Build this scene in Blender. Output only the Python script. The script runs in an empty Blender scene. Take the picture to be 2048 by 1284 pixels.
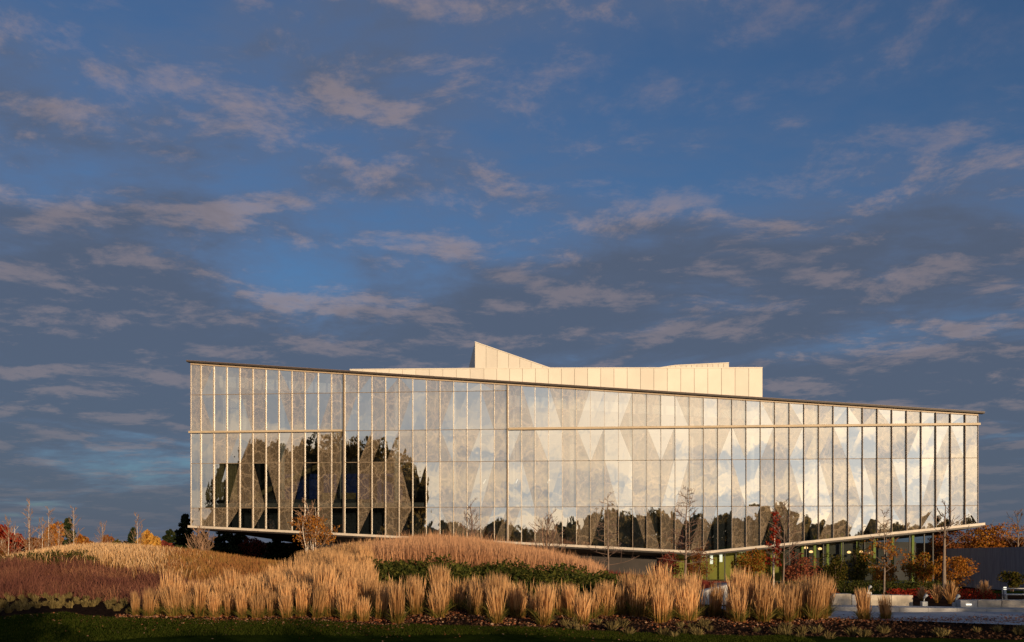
import bpy, math, random
import numpy as np
from mathutils import Vector

scene = bpy.context.scene
COL = scene.collection
R = math.radians

# ------------------------------------------------------------------ camera
FPX = 1991.0            # focal length in pixels of the 2048 px wide photograph
HOR = 1084.0            # photograph row of the horizon
CAMZ = 2.72
cam_d = bpy.data.cameras.new('camera')
cam_d.sensor_width = 36.0
cam_d.lens = 36.0 * FPX / 2048.0
cam_d.shift_y = (HOR - 642.0) / 2048.0
cam_d.clip_start = 0.1
cam_d.clip_end = 8000.0
cam = bpy.data.objects.new('camera', cam_d)
COL.objects.link(cam)
cam.location = (0, 0, CAMZ)
cam.rotation_euler = (R(90), 0, 0)
scene.camera = cam

# ------------------------------------------------------------------ light
SUN_AZ, SUN_EL = 155.0, 6.0       # degrees clockwise from +Y, degrees above horizon
sun_vec = Vector((math.sin(R(SUN_AZ)) * math.cos(R(SUN_EL)),
                  math.cos(R(SUN_AZ)) * math.cos(R(SUN_EL)), math.sin(R(SUN_EL))))
sun_d = bpy.data.lights.new('sun', 'SUN')
sun_d.energy = 4.6
sun_d.angle = R(0.5)
sun_d.color = (1.0, 0.74, 0.46)
sun_o = bpy.data.objects.new('sun', sun_d)
COL.objects.link(sun_o)
sun_o.rotation_euler = sun_vec.to_track_quat('Z', 'Y').to_euler()

vs = scene.view_settings
vs.view_transform = 'Standard'
vs.look = 'None'
vs.exposure = 0.12
vs.gamma = 1.0
vs.use_curve_mapping = False
scene.cycles.max_bounces = 8
scene.cycles.transparent_max_bounces = 12
scene.cycles.caustics_reflective = False
scene.cycles.caustics_refractive = False

# ------------------------------------------------------------------ node helpers
class NT:
    def __init__(s, tree): s.t = tree
    def n(s, typ, **kw):
        nd = s.t.nodes.new(typ)
        for k, v in kw.items(): setattr(nd, k, v)
        return nd
    def link(s, a, b): s.t.links.new(a, b)
    def put(s, sock, v):
        if isinstance(v, (int, float)): sock.default_value = v
        elif isinstance(v, (tuple, list)):
            sock.default_value = tuple(v) if len(sock.default_value) == len(v) else tuple(v) + (1,)
        else: s.link(v, sock)
    def math(s, op, a, b=0.0, c=0.0, clamp=False):
        nd = s.n('ShaderNodeMath', operation=op, use_clamp=clamp)
        s.put(nd.inputs[0], a); s.put(nd.inputs[1], b); s.put(nd.inputs[2], c)
        return nd.outputs[0]
    def vmath(s, op, a, b=(0, 0, 0)):
        nd = s.n('ShaderNodeVectorMath', operation=op)
        s.put(nd.inputs[0], a); s.put(nd.inputs[1], b)
        return nd.outputs['Value'] if op == 'DOT_PRODUCT' else nd.outputs[0]
    def scale(s, a, f):
        nd = s.n('ShaderNodeVectorMath', operation='SCALE'); s.put(nd.inputs[0], a); s.put(nd.inputs['Scale'], f)
        return nd.outputs[0]
    def comb(s, x, y, z):
        nd = s.n('ShaderNodeCombineXYZ'); s.put(nd.inputs[0], x); s.put(nd.inputs[1], y); s.put(nd.inputs[2], z)
        return nd.outputs[0]
    def sep(s, v):
        nd = s.n('ShaderNodeSeparateXYZ'); s.put(nd.inputs[0], v); return nd.outputs
    def mix(s, f, a, b, blend='MIX'):
        nd = s.n('ShaderNodeMix', data_type='RGBA', blend_type=blend)
        s.put(nd.inputs['Factor'], f); s.put(nd.inputs[6], a); s.put(nd.inputs[7], b)
        return nd.outputs[2]
    def noise(s, v, scale=5.0, detail=3.0, rough=0.5, dist=0.0):
        nd = s.n('ShaderNodeTexNoise')
        if v is not None: s.put(nd.inputs['Vector'], v)
        nd.inputs['Scale'].default_value = scale; nd.inputs['Detail'].default_value = detail
        nd.inputs['Roughness'].default_value = rough; nd.inputs['Distortion'].default_value = dist
        return nd.outputs['Fac']
    def ramp(s, f, lo, hi, a=0.0, b=1.0, smooth=True):
        nd = s.n('ShaderNodeMapRange', interpolation_type='SMOOTHSTEP' if smooth else 'LINEAR')
        s.put(nd.inputs[0], f); nd.inputs[1].default_value = lo; nd.inputs[2].default_value = hi
        nd.inputs[3].default_value = a; nd.inputs[4].default_value = b
        return nd.outputs[0]

# ------------------------------------------------------------------ world: dusk sky with broken cloud all round
world = bpy.data.worlds.new('World')
scene.world = world
world.use_nodes = True
W = NT(world.node_tree)
sky = W.n('ShaderNodeTexSky', sky_type='NISHITA', sun_disc=False)
sky.sun_elevation = R(SUN_EL)
sky.sun_rotation = R(SUN_AZ)
sky.air_density = 1.0
sky.dust_density = 0.6
sky.ozone_density = 5.0
hs = W.n('ShaderNodeHueSaturation')
hs.inputs['Saturation'].default_value = 0.90
hs.inputs['Value'].default_value = 1.08
W.link(sky.outputs[0], hs.inputs['Color'])
tc = W.n('ShaderNodeTexCoord')
d = W.vmath('NORMALIZE', tc.outputs['Generated'])
dx, dy, dz = W.sep(d)
zz = W.math('ADD', W.math('MAXIMUM', dz, 0.0), 0.10)
px = W.math('DIVIDE', dx, zz); py = W.math('DIVIDE', dy, zz)
pos = W.comb(px, py, 13.3)
skew = W.comb(W.math('ADD', px, W.math('MULTIPLY', py, 0.25)), W.math('MULTIPLY', py, 1.0), 21.7)
up = W.comb(W.math('MULTIPLY', px, 0.95), W.math('MULTIPLY', py, 0.95), 13.3)
big = W.noise(skew, 0.72, 6.0, 0.58, 0.4)
fine = W.noise(pos, 3.1, 10.0, 0.66, 0.25)
fine_up = W.noise(up, 3.1, 10.0, 0.66, 0.25)
low = W.ramp(dz, 0.10, 0.44, 0.33, -0.075)
dens_raw = W.math('ADD', W.math('ADD', W.math('MULTIPLY', big, 1.30), W.math('MULTIPLY', fine, 0.40)), low)
dens = W.ramp(dens_raw, 0.72, 1.12)
thick = W.ramp(dens_raw, 0.88, 1.16)
lit = W.ramp(W.math('SUBTRACT', fine, fine_up), -0.02, 0.17)
lit = W.math('MULTIPLY', lit, W.math('SUBTRACT', 1.0, W.math('MULTIPLY', thick, 0.6)))
lit = W.math('MULTIPLY', lit, W.ramp(dz, 0.01, 0.16, 0.25, 1.0))
sd = W.math('MAXIMUM', W.vmath('DOT_PRODUCT', d, tuple(sun_vec)), 0.0)
glow = W.math('POWER', sd, 2.6)
c_sh = W.mix(thick, (1.05, 1.40, 2.3), (0.80, 1.0, 1.48))
c_lit = (3.3, 2.5, 2.35)
ccol = W.mix(lit, c_sh, c_lit)
wv = W.ramp(W.math('ADD', W.math('MULTIPLY', fine, 0.25), W.math('MULTIPLY', big, 0.75)), 0.40, 0.60)
warm = W.mix(wv, (27.0, 21.0, 14.0), (11.5, 11.4, 11.0))
ccol = W.mix(W.math('MULTIPLY', glow, 0.85), ccol, warm)
final = W.mix(W.math('MULTIPLY', dens, 0.90), hs.outputs[0], ccol)
bg = world.node_tree.nodes['Background']
W.link(final, bg.inputs[0])
bg.inputs[1].default_value = 0.10

# ------------------------------------------------------------------ materials
def new_mat(name):
    m = bpy.data.materials.new(name); m.use_nodes = True
    m.node_tree.nodes.clear()
    t = NT(m.node_tree)
    out = t.n('ShaderNodeOutputMaterial')
    return m, t, out

def pmat(name, col, rough=0.6, var=0.15, vscale=3.0, col2=None, bump=0.0, bscale=30.0, metal=0.0, spec=0.4, stretch=(1, 1, 1), objrand=0.0):
    m, t, out = new_mat(name)
    p = t.n('ShaderNodeBsdfPrincipled')
    p.inputs['Roughness'].default_value = rough; p.inputs['Metallic'].default_value = metal
    p.inputs['Specular IOR Level'].default_value = spec
    co = t.n('ShaderNodeTexCoord').outputs['Object']
    co = t.vmath('MULTIPLY', co, stretch)
    n1 = t.noise(co, vscale, 5.0, 0.6)
    if col2 is None: col2 = tuple(min(1, c * (1 + 2 * var)) for c in col); col = tuple(c * (1 - var) for c in col)
    c = t.mix(t.ramp(n1, 0.3, 0.7), col, col2)
    if objrand:
        oi = t.n('ShaderNodeObjectInfo')
        c = t.mix(1.0, c, t.scale((1, 1, 1), t.math('ADD', 1 - objrand, t.math('MULTIPLY', oi.outputs['Random'], 2 * objrand))), 'MULTIPLY')
    t.put(p.inputs['Base Color'], c)
    if bump:
        b = t.n('ShaderNodeBump'); b.inputs['Strength'].default_value = bump; b.inputs['Distance'].default_value = 0.02
        t.link(t.noise(co, bscale, 4.0, 0.6), b.inputs['Height']); t.link(b.outputs[0], p.inputs['Normal'])
    t.link(p.outputs[0], out.inputs[0])
    return m

def plantmat(name, stops, trans=0.25, objrand=0.15, base=None, tip=None):
    """diffuse plant tissue; every blade/leaf picks a colour from its own 'tone' value; 'h' gives the greener foot"""
    m, t, out = new_mat(name)
    at = t.n('ShaderNodeAttribute', attribute_name='tone')
    cr = t.n('ShaderNodeValToRGB'); t.link(at.outputs['Fac'], cr.inputs[0])
    el = cr.color_ramp.elements
    while len(el) < len(stops): el.new(0.5)
    for i, c in enumerate(stops):
        el[i].position = i / max(1, len(stops) - 1); el[i].color = tuple(c) + (1,)
    c = cr.outputs[0]
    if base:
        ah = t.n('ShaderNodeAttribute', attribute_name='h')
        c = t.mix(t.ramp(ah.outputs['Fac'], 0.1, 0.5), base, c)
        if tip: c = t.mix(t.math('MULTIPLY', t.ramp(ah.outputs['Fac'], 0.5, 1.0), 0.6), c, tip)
    if objrand:
        oi = t.n('ShaderNodeObjectInfo')
        c = t.mix(1.0, c, t.scale((1, 1, 1), t.math('ADD', 1 - objrand, t.math('MULTIPLY', oi.outputs['Random'], 2 * objrand))), 'MULTIPLY')
    df = t.n('ShaderNodeBsdfDiffuse'); t.put(df.inputs[0], c)
    tr = t.n('ShaderNodeBsdfTranslucent'); t.put(tr.inputs[0], c)
    mx = t.n('ShaderNodeMixShader'); mx.inputs[0].default_value = trans
    t.link(df.outputs[0], mx.inputs[1]); t.link(tr.outputs[0], mx.inputs[2])
    t.link(mx.outputs[0], out.inputs[0])
    return m

def glassmat(name, refl=0.42, tint=(0.62, 0.67, 0.68), frit=False, wave=0.032):
    m, t, out = new_mat(name)
    co = t.n('ShaderNodeTexCoord').outputs['Object']
    b = t.n('ShaderNodeBump'); b.inputs['Strength'].default_value = wave; b.inputs['Distance'].default_value = 0.25
    t.link(t.noise(t.vmath('MULTIPLY', co, (1, 1, 0.55)), 0.75, 2.0, 0.5), b.inputs['Height'])
    gl = t.n('ShaderNodeBsdfGlossy'); gl.inputs['Roughness'].default_value = 0.012
    gl.inputs['Color'].default_value = (0.98, 0.97, 0.94, 1)
    t.link(b.outputs[0], gl.inputs['Normal'])
    tr = t.n('ShaderNodeBsdfTransparent'); tr.inputs[0].default_value = tint + (1,)
    fr = t.n('ShaderNodeFresnel'); fr.inputs['IOR'].default_value = 1.5
    under = tr.outputs[0]
    if frit:
        df = t.n('ShaderNodeBsdfDiffuse'); df.inputs[0].default_value = (0.49, 0.37, 0.25, 1)
        wob = t.n('ShaderNodeTexNoise'); wob.inputs['Scale'].default_value = 0.9; wob.inputs['Detail'].default_value = 3.0
        t.put(wob.inputs['Vector'], co)
        wco = t.vmath('ADD', co, t.scale(t.vmath('SUBTRACT', wob.outputs['Color'], (0.5, 0.5, 0.5)), 1.3))
        def lines(sc, w, off):
            v = t.n('ShaderNodeTexVoronoi', feature='DISTANCE_TO_EDGE'); v.inputs['Scale'].default_value = sc
            t.put(v.inputs['Vector'], t.vmath('ADD', t.vmath('MULTIPLY', wco, (1, 1, 0.6)), off))
            return t.ramp(v.outputs[0], w * 0.3, w, 1.0, 0.0)
        l = t.math('MAXIMUM', lines(0.55, 0.035, (0, 0, 0)), t.math('MULTIPLY', lines(1.5, 0.06, (5, 2, 1)), 0.7))
        l = t.math('MAXIMUM', l, t.math('MULTIPLY', lines(3.6, 0.12, (1, 7, 3)), t.ramp(t.noise(co, 0.5, 2.0), 0.5, 0.62, 0.0, 0.7)))
        cover = t.ramp(l, 0.0, 1.0, 0.22, 0.54, smooth=False)
        mf = t.n('ShaderNodeMixShader'); t.put(mf.inputs[0], cover)
        t.link(tr.outputs[0], mf.inputs[1]); t.link(df.outputs[0], mf.inputs[2])
        under = mf.outputs[0]
    mx = t.n('ShaderNodeMixShader')
    t.put(mx.inputs[0], t.math('ADD', refl, t.math('MULTIPLY', fr.outputs[0], 0.6), clamp=True))
    t.link(under, mx.inputs[1]); t.link(gl.outputs[0], mx.inputs[2])
    t.link(mx.outputs[0], out.inputs[0])
    return m

def emat(name, col, strength):
    m, t, out = new_mat(name)
    e = t.n('ShaderNodeEmission'); e.inputs[0].default_value = col + (1,); e.inputs[1].default_value = strength
    t.link(e.outputs[0], out.inputs[0]); return m

M = {}
M['glass'] = glassmat('coated glass', 0.58)
M['frit'] = glassmat('fritted glass', 0.38, frit=True)
M['lobby_glass'] = glassmat('lobby glass', 0.10, (0.75, 0.82, 0.74))
M['fin'] = pmat('champagne anodised fins', (0.40, 0.31, 0.22), 0.45, 0.05, metal=0.0, spec=0.4)
M['band'] = pmat('champagne band', (0.42, 0.33, 0.22), 0.5, 0.06, 0.6)
M['joint'] = pmat('pane joint', (0.20, 0.15, 0.10), 0.6, 0.1)
M['fascia'] = pmat('bronze roof edge', (0.045, 0.035, 0.03), 0.55, 0.1)
M['lip'] = pmat('roof edge lip', (0.16, 0.11, 0.08), 0.5, 0.08)
M['trim'] = pmat('soffit edge trim', (0.46, 0.40, 0.33), 0.4, 0.08, 0.8)
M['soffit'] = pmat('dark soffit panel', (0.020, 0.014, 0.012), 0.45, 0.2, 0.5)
M['panel'] = pmat('cream roof panels', (0.66, 0.60, 0.50), 0.5, 0.035, 0.25, objrand=0.06)
M['panel_dark'] = pmat('panel joints', (0.25, 0.20, 0.14), 0.7, 0.1)
M['int_wall'] = pmat('interior wall', (0.34, 0.33, 0.31), 0.8, 0.12, 0.3)
M['int_white'] = pmat('interior white ceiling', (0.78, 0.76, 0.72), 0.8, 0.05, 0.3)
M['int_dark'] = pmat('interior dark', (0.045, 0.042, 0.05), 0.8, 0.2, 0.4)
M['int_blue'] = pmat('interior blue wall', (0.015, 0.045, 0.26), 0.7, 0.15, 0.4)
M['int_beam'] = pmat('interior beam', (0.32, 0.25, 0.13), 0.7, 0.1, 0.6)
M['int_slate'] = pmat('interior slate upstand', (0.06, 0.07, 0.085), 0.6, 0.2, 0.5)
M['curtain'] = pmat('curtain', (0.42, 0.36, 0.20), 0.9, 0.12, 1.0)
M['lime'] = pmat('lime green posts', (0.20, 0.25, 0.04), 0.5, 0.08)
M['lobby_wall'] = pmat('yellow green lobby wall', (0.27, 0.24, 0.06), 0.8, 0.12, 0.4)
M['lobby_floor'] = pmat('lobby floor', (0.30, 0.32, 0.22), 0.5, 0.1, 0.4)
M['black'] = pmat('black mullion', (0.02, 0.02, 0.02), 0.5, 0.1)
M['lamp'] = emat('warm lamp', (1.0, 0.55, 0.22), 2.2)
M['lamp_white'] = emat('white lamp', (1.0, 0.9, 0.72), 1.3)
M['concrete'] = pmat('concrete', (0.34, 0.33, 0.32), 0.8, 0.14, 1.2, bump=0.3, bscale=14)
M['concrete_dark'] = pmat('board marked concrete', (0.24, 0.235, 0.25), 0.85, 0.2, 1.5, bump=0.4, bscale=6, stretch=(4, 4, 0.3))
M['paving'] = pmat('paving', (0.30, 0.31, 0.33), 0.7, 0.12, 0.7, bump=0.2, bscale=20)
M['stone'] = pmat('limestone', (0.40, 0.35, 0.28), 0.85, 0.2, 2.5, bump=0.6, bscale=9)
M['metal_grey'] = pmat('grey metal', (0.34, 0.36, 0.38), 0.45, 0.08, metal=0.3)
M['white_metal'] = pmat('pale metal', (0.4, 0.39, 0.37), 0.4, 0.05)
M['bark'] = pmat('grey bark', (0.17, 0.13, 0.10), 0.9, 0.25, 4, stretch=(3, 3, 0.6))
M['bark_pale'] = pmat('pale bark', (0.50, 0.42, 0.34), 0.8, 0.2, 3, stretch=(1, 1, 3))
M['bark_mid'] = pmat('brown grey bark', (0.17, 0.12, 0.09), 0.85, 0.2, 4, stretch=(3, 3, 0.6))
M['twig'] = pmat('twigs', (0.15, 0.095, 0.07), 0.9, 0.2, 2)
M['twig_tan'] = pmat('tan twigs', (0.25, 0.15, 0.09), 0.9, 0.2, 2)
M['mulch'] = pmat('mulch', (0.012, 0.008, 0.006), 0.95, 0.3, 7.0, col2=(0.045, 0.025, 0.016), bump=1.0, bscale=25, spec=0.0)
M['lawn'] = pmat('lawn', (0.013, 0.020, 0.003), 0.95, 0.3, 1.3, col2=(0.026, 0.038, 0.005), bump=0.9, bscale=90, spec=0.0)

# ------------------------------------------------------------------ mesh helpers
def mesh_obj(name, verts, faces, mats, parent=None, midx=None, smooth=False, attrs=None):
    me = bpy.data.meshes.new(name)
    me.from_pydata([tuple(v) for v in verts] if not isinstance(verts, np.ndarray) else verts.tolist(), [], faces)
    if not isinstance(mats, (list, tuple)): mats = [mats]
    for m in mats: me.materials.append(m)
    if midx is not None: me.polygons.foreach_set('material_index', list(midx))
    if smooth: me.polygons.foreach_set('use_smooth', [True] * len(me.polygons))
    for k, v in (attrs or {}).items():
        a = me.attributes.new(k, 'FLOAT', 'POINT'); a.data.foreach_set('value', np.asarray(v, dtype=np.float32))
    me.update()
    o = bpy.data.objects.new(name, me); COL.objects.link(o)
    if parent: o.parent = parent
    return o

def share(name, src, parent=None, loc=None, rotz=0.0, scl=None):
    o = bpy.data.objects.new(name, src.data if hasattr(src, 'data') else src); COL.objects.link(o)
    if parent: o.parent = parent
    if loc is not None: o.location = loc
    o.rotation_euler = (0, 0, rotz)
    if scl is not None: o.scale = scl if isinstance(scl, tuple) else (scl, scl, scl)
    return o

def thing(name, label, cat, loc=(0, 0, 0), rotz=0.0, group=None):
    o = bpy.data.objects.new(name, None); COL.objects.link(o)
    o.location = loc; o.rotation_euler = (0, 0, rotz); o.empty_display_size = 0.2
    return tag(o, label, cat, group)

def tag(o, label, cat, group=None, kind=None):
    if label: o['label'] = label
    if cat: o['category'] = cat
    if group: o['group'] = group
    if kind: o['kind'] = kind
    return o

def struct(o): o['kind'] = 'structure'; return o

class MB:
    def __init__(s): s.v = []; s.f = []; s.m = []
    def poly(s, pts, m=0):
        b = len(s.v); s.v += [tuple(p) for p in pts]; s.f.append(tuple(range(b, b + len(pts)))); s.m.append(m)
    def hexa(s, p, m=0):      # 8 corners: bottom ring 0-3, top ring 4-7
        b = len(s.v); s.v += [tuple(q) for q in p]
        for f in ((3, 2, 1, 0), (4, 5, 6, 7), (0, 1, 5, 4), (1, 2, 6, 5), (2, 3, 7, 6), (3, 0, 4, 7)):
            s.f.append(tuple(b + i for i in f)); s.m.append(m)
    def box(s, x0, x1, y0, y1, z0, z1, m=0):
        s.hexa([(x0, y0, z0), (x1, y0, z0), (x1, y1, z0), (x0, y1, z0), (x0, y0, z1), (x1, y0, z1), (x1, y1, z1), (x0, y1, z1)], m)
    def tube(s, pts, rad, sides=5, m=0, cap=True):
        b = len(s.v); n = len(pts)
        for i, p in enumerate(pts):
            p = Vector(p)
            t = (Vector(pts[min(i + 1, n - 1)]) - Vector(pts[max(i - 1, 0)]))
            t = t.normalized() if t.length > 1e-9 else Vector((0, 0, 1))
            a = t.cross(Vector((0.31, 0.95, 0.05)) if abs(t.z) > 0.8 else Vector((0, 0, 1))).normalized(); c = t.cross(a)
            for k in range(sides):
                an = 2 * math.pi * k / sides
                s.v.append(tuple(p + (a * math.cos(an) + c * math.sin(an)) * rad[i]))
        for i in range(n - 1):
            for k in range(sides):
                k2 = (k + 1) % sides
                s.f.append((b + i * sides + k, b + i * sides + k2, b + (i + 1) * sides + k2, b + (i + 1) * sides + k)); s.m.append(m)
        if cap:
            s.f.append(tuple(b + k for k in range(sides))[::-1]); s.m.append(m)
            s.f.append(tuple(b + (n - 1) * sides + k for k in range(sides))); s.m.append(m)
    def build(s, name, mats, parent=None, smooth=False):
        return mesh_obj(name, s.v, s.f, mats, parent, s.m if isinstance(mats, (list, tuple)) and len(mats) > 1 else None, smooth)

def at(px, py, d):            # photo pixel and depth -> place in the world (metres)
    return Vector(((px - 1024.0) * d / FPX, d, CAMZ + (HOR - py) * d / FPX))

def ss(a, b, x):
    t = np.clip((np.asarray(x, dtype=float) - a) / (b - a), 0, 1); return t * t * (3 - 2 * t)

# ------------------------------------------------------------------ terrain
def T(x, y):
    x = np.asarray(x, dtype=float); y = np.asarray(y, dtype=float)
    right = ss(2, 13, x)
    z = -ss(42, 100, y) * (0.6 + 1.05 * right)
    z = z + 1.92 * np.exp(-((x + 4.2) / np.where(x > -4.2, 6.0, 4.6)) ** 2 / 2 - ((y - 57) / np.where(y < 57, 16.0, 12.0)) ** 2 / 2)
    z = z + 2.05 * np.exp(-((x + 23.5) / np.where(x > -23.5, 7.0, 5.4)) ** 2 / 2 - ((y - 58) / np.where(y < 58, 8.6, 10.5)) ** 2 / 2)
    z = z + 1.4 * (1 - ss(2, 25, y))
    z = z + 0.05 * np.sin(x * 0.7 + 1.3) * np.sin(y * 0.55)
    return z

def Tz(x, y): return float(T(x, y))

def axis(lo, hi, step, far):
    a = list(np.arange(lo, hi + 1e-6, step)); k = step
    l = lo; h = hi; pre = []; post = []
    while l > -far:
        k *= 1.5; l -= k; pre.append(l)
    k = step
    while h < far:
        k *= 1.5; h += k; post.append(h)
    return np.array(pre[::-1] + a + post)

def grid_obj(name, xs, ys, mat, dz=0.0, mask=None):
    X, Y = np.meshgrid(xs, ys)
    V = np.stack([X, Y, T(X, Y) + dz], -1).reshape(-1, 3)
    nx = len(xs); F = []
    for j in range(len(ys) - 1):
        for i in range(nx - 1):
            if mask is None or mask((xs[i] + xs[i + 1]) / 2, (ys[j] + ys[j + 1]) / 2):
                F.append((j * nx + i, j * nx + i + 1, (j + 1) * nx + i + 1, (j + 1) * nx + i))
    return mesh_obj(name, V, F, mat, smooth=True)

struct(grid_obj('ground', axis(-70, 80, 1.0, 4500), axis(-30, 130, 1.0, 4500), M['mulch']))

LX = [-60, -22, -18.4, -16.4, -12.8, -7.9, -3.9, 60]
LY = [34.2, 34.2, 34.6, 36.8, 33.4, 30.4, 28.0, 27.4]
def lawn_edge(x): return float(np.interp(x, LX, LY)) + 0.12 * math.sin(x * 1.7) + 0.07 * math.sin(x * 4.3 + 1)

def strip_obj(name, xs, y0f, y1f, n, mat, dz):
    V = []; F = []
    for i, x in enumerate(xs):
        a, b = y0f(x), y1f(x)
        for j in range(n + 1):
            y = a + (b - a) * j / n
            V.append((x, y, Tz(x, y) + dz))
    for i in range(len(xs) - 1):
        for j in range(n):
            F.append((i * (n + 1) + j, (i + 1) * (n + 1) + j, (i + 1) * (n + 1) + j + 1, i * (n + 1) + j + 1))
    return mesh_obj(name, V, F, mat, smooth=True)

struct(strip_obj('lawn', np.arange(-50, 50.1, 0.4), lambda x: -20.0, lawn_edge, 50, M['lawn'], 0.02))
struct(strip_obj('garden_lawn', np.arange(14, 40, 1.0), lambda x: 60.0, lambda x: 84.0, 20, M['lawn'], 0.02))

# path at the right and the step behind it
def path_front(x): return float(np.interp(x, [8, 12, 15, 40], [36.5, 34.5, 32.6, 29.5]))
def path_back(x): return float(np.interp(x, [8, 13.3, 19.5, 40], [39.8, 38.9, 37.4, 33.5]))
struct(strip_obj('path', np.arange(8, 40, 0.5), path_front, path_back, 6, M['paving'], 0.03))
mb = MB()
xs = np.arange(9, 40, 1.0)
for i in range(len(xs) - 1):
    x0, x1 = xs[i], xs[i + 1] - 0.012
    y0, y1 = path_back(x0), path_back(x1)
    z = 0.19
    mb.hexa([(x0, y0, -0.3), (x1, y1, -0.3), (x1, y1 + 1.1, -0.3), (x0, y0 + 1.1, -0.3), (x0, y0, z), (x1, y1, z), (x1, y1 + 1.1, z), (x0, y0 + 1.1, z)])
struct(mb.build('pavement', M['concrete']))

# ------------------------------------------------------------------ building
XL, YL = at(382, HOR, 111.7).x, 111.7
XR, YR = at(1955.5, HOR, 104.1).x, 104.1
FL = math.hypot(XR - XL, YR - YL)
ud = Vector(((XR - XL) / FL, (YR - YL) / FL, 0)); nd = Vector((ud.y, -ud.x, 0))      # along the facade, outwards
def F(s, out, z): return Vector((XL, YL, 0)) + ud * s + nd * out + Vector((0, 0, z + 0.72))
def s_of(pxl):            # distance along the facade seen at a photo column
    k = (pxl - 1024.0) / FPX
    return (k * YL - XL) / (ud.x - k * ud.y)
cols = [382, 402, 428, 454, 480, 506, 532, 558, 584, 610, 636.5, 663, 689.5]
cols += [689.5 + 27.2 * i for i in range(1, 12)] + [1016]
cols += [1043, 1070, 1097.3] + [1124.7 + (1548.8 - 1124.7) * i / 15 + 0.9 * ((i / 15) ** 2 - i / 15) * 4 for i in range(16)]
cols += [1548.8 + 29.25 * i for i in range(1, 14)] + [1955.5]
S = [s_of(c) for c in cols]
NB = len(S) - 1
ZR0, ZR1 = 22.15, 15.45          # roof edge, left and right
def z_roof(s): return ZR0 + (ZR1 - ZR0) * s / FL
SV = s_of(1408); ZB0, ZBV, ZB1 = 3.86, 1.0, 3.95
def z_bot(s): return ZB0 + (ZBV - ZB0) * s / SV if s < SV else ZBV + (ZB1 - ZBV) * (s - SV) / (FL - SV)
Z1, Z2, Z3, Z4 = 18.5, 14.3, 10.8, 5.81

bld = thing('glass_building', 'long angular building with fritted glass facade and cream rooftop volumes', 'building', (XL, YL, 0))
bo = Vector(bld.location)
def part(mbx, name, mats, parent=bld, smooth=False):
    off = bo if parent is bld else bo
    mbx.v = [tuple(Vector(v) - off) for v in mbx.v]
    return mbx.build(name, mats, parent, smooth)

codes = {
 'A': ["F3CCFFC1F3CF", "F1CC2FC2FC4F", "CCF34FF4FCFF", "CCC4F12F3CF3", "FFF3C3CFCCFC"],
 'B': ["F3F41CFFCC2F", "3CFF3CF3CC2F", "C434FFF1F3CF", "CFFF1CCFF34F", "C3CF3CC2FF34"],
 'C': ["F1C2F3CC4FFC2FCFFC2F1FFC2F1CFCFCF", "4F1CF14C2F14CFF32C4F3FF1CCFF3C41F",
       "C2FCFFF1CFF34FFC1CFF1C2F12F1C43FF", "3CF1CF3FC21F343CFF32FC4F3CF2FFCF2"]}
rng = random.Random(5)
for i in range(NB):
    s0, s1 = S[i] + 0.012, S[i + 1] - 0.012
    if i < 12: sec, j = 'A', i
    elif i < 24: sec, j = 'B', i - 12
    else: sec, j = 'C', i - 24
    rows = []
    lev = [None, Z1, Z2, Z3, Z4, None] if sec != 'C' else [None, Z2, Z3, Z4, None]
    for r in range(len(lev) - 1):
        def zt(s, r=r): return (z_roof(s) - 0.22) if lev[r] is None else lev[r] - 0.03
        def zb(s, r=r): return (z_bot(s) + 0.02) if lev[r + 1] is None else lev[r + 1] + 0.03
        code = codes[sec][r][j]
        o = [rng.gauss(0, 0.006) for _ in range(4)]
        TL, TR, BL, BR = F(s0, o[0], zt(s0)), F(s1, o[1], zt(s1)), F(s0, o[2], zb(s0)), F(s1, o[3], zb(s1))
        mbp = MB()
        if code in 'FC':
            mbp.poly([BL, BR, TR, TL], 1 if code == 'F' else 0)
        else:
            a, b = (0.04, 0.96) if code in '12' else (0.96, 0.04)
            pt = TL.lerp(TR, a); pb = BL.lerp(BR, b)
            lf = 1 if code in '13' else 0
            mbp.poly([BL, pb, pt, TL], lf); mbp.poly([pb, BR, TR, pt], 1 - lf)
        part(mbp, 'pane', [M['glass'], M['frit']])
# fins (mullions)
for i in range(NB + 1):
    s = S[i]
    big = i in (12, 24)
    w = 0.015 if not big else 0.035
    z0, z1 = z_bot(s) + 0.0, z_roof(s) - 0.2
    mbx = MB()
    dpt = (0.24 if i < 24 else 0.34) if 0 < i < NB else 0.12
    p = [F(s - w, -0.10, z0), F(s + w, -0.10, z0), F(s + w, dpt, z0), F(s - w, dpt, z0)]
    q = [F(s - w, -0.10, z1), F(s + w, -0.10, z1), F(s + w, dpt, z1), F(s - w, dpt, z1)]
    mbx.hexa([p[3], p[2], p[1], p[0], q[3], q[2], q[1], q[0]])
    part(mbx, 'mullion', M['fin'])
    if big:
        mbx = MB()
        p = [F(s - w - 0.11, -0.1, z0), F(s - w, -0.1, z0), F(s - w, 0.36, z0), F(s - w - 0.11, 0.36, z0)]
        q = [F(s - w - 0.11, -0.1, z1), F(s - w, -0.1, z1), F(s - w, 0.36, z1), F(s - w - 0.11, 0.36, z1)]
        mbx.hexa([p[3], p[2], p[1], p[0], q[3], q[2], q[1], q[0]])
        part(mbx, 'expansion_joint', M['fascia'])
def bar(name, s0, s1, za, zb_, h, o0, o1, mat):
    mbx = MB()
    mbx.hexa([F(s0, o1, za), F(s1, o1, zb_), F(s1, o0, zb_), F(s0, o0, za), F(s0, o1, za + h), F(s1, o1, zb_ + h), F(s1, o0, zb_ + h), F(s0, o0, za + h)])
    return part(mbx, name, mat)
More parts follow.
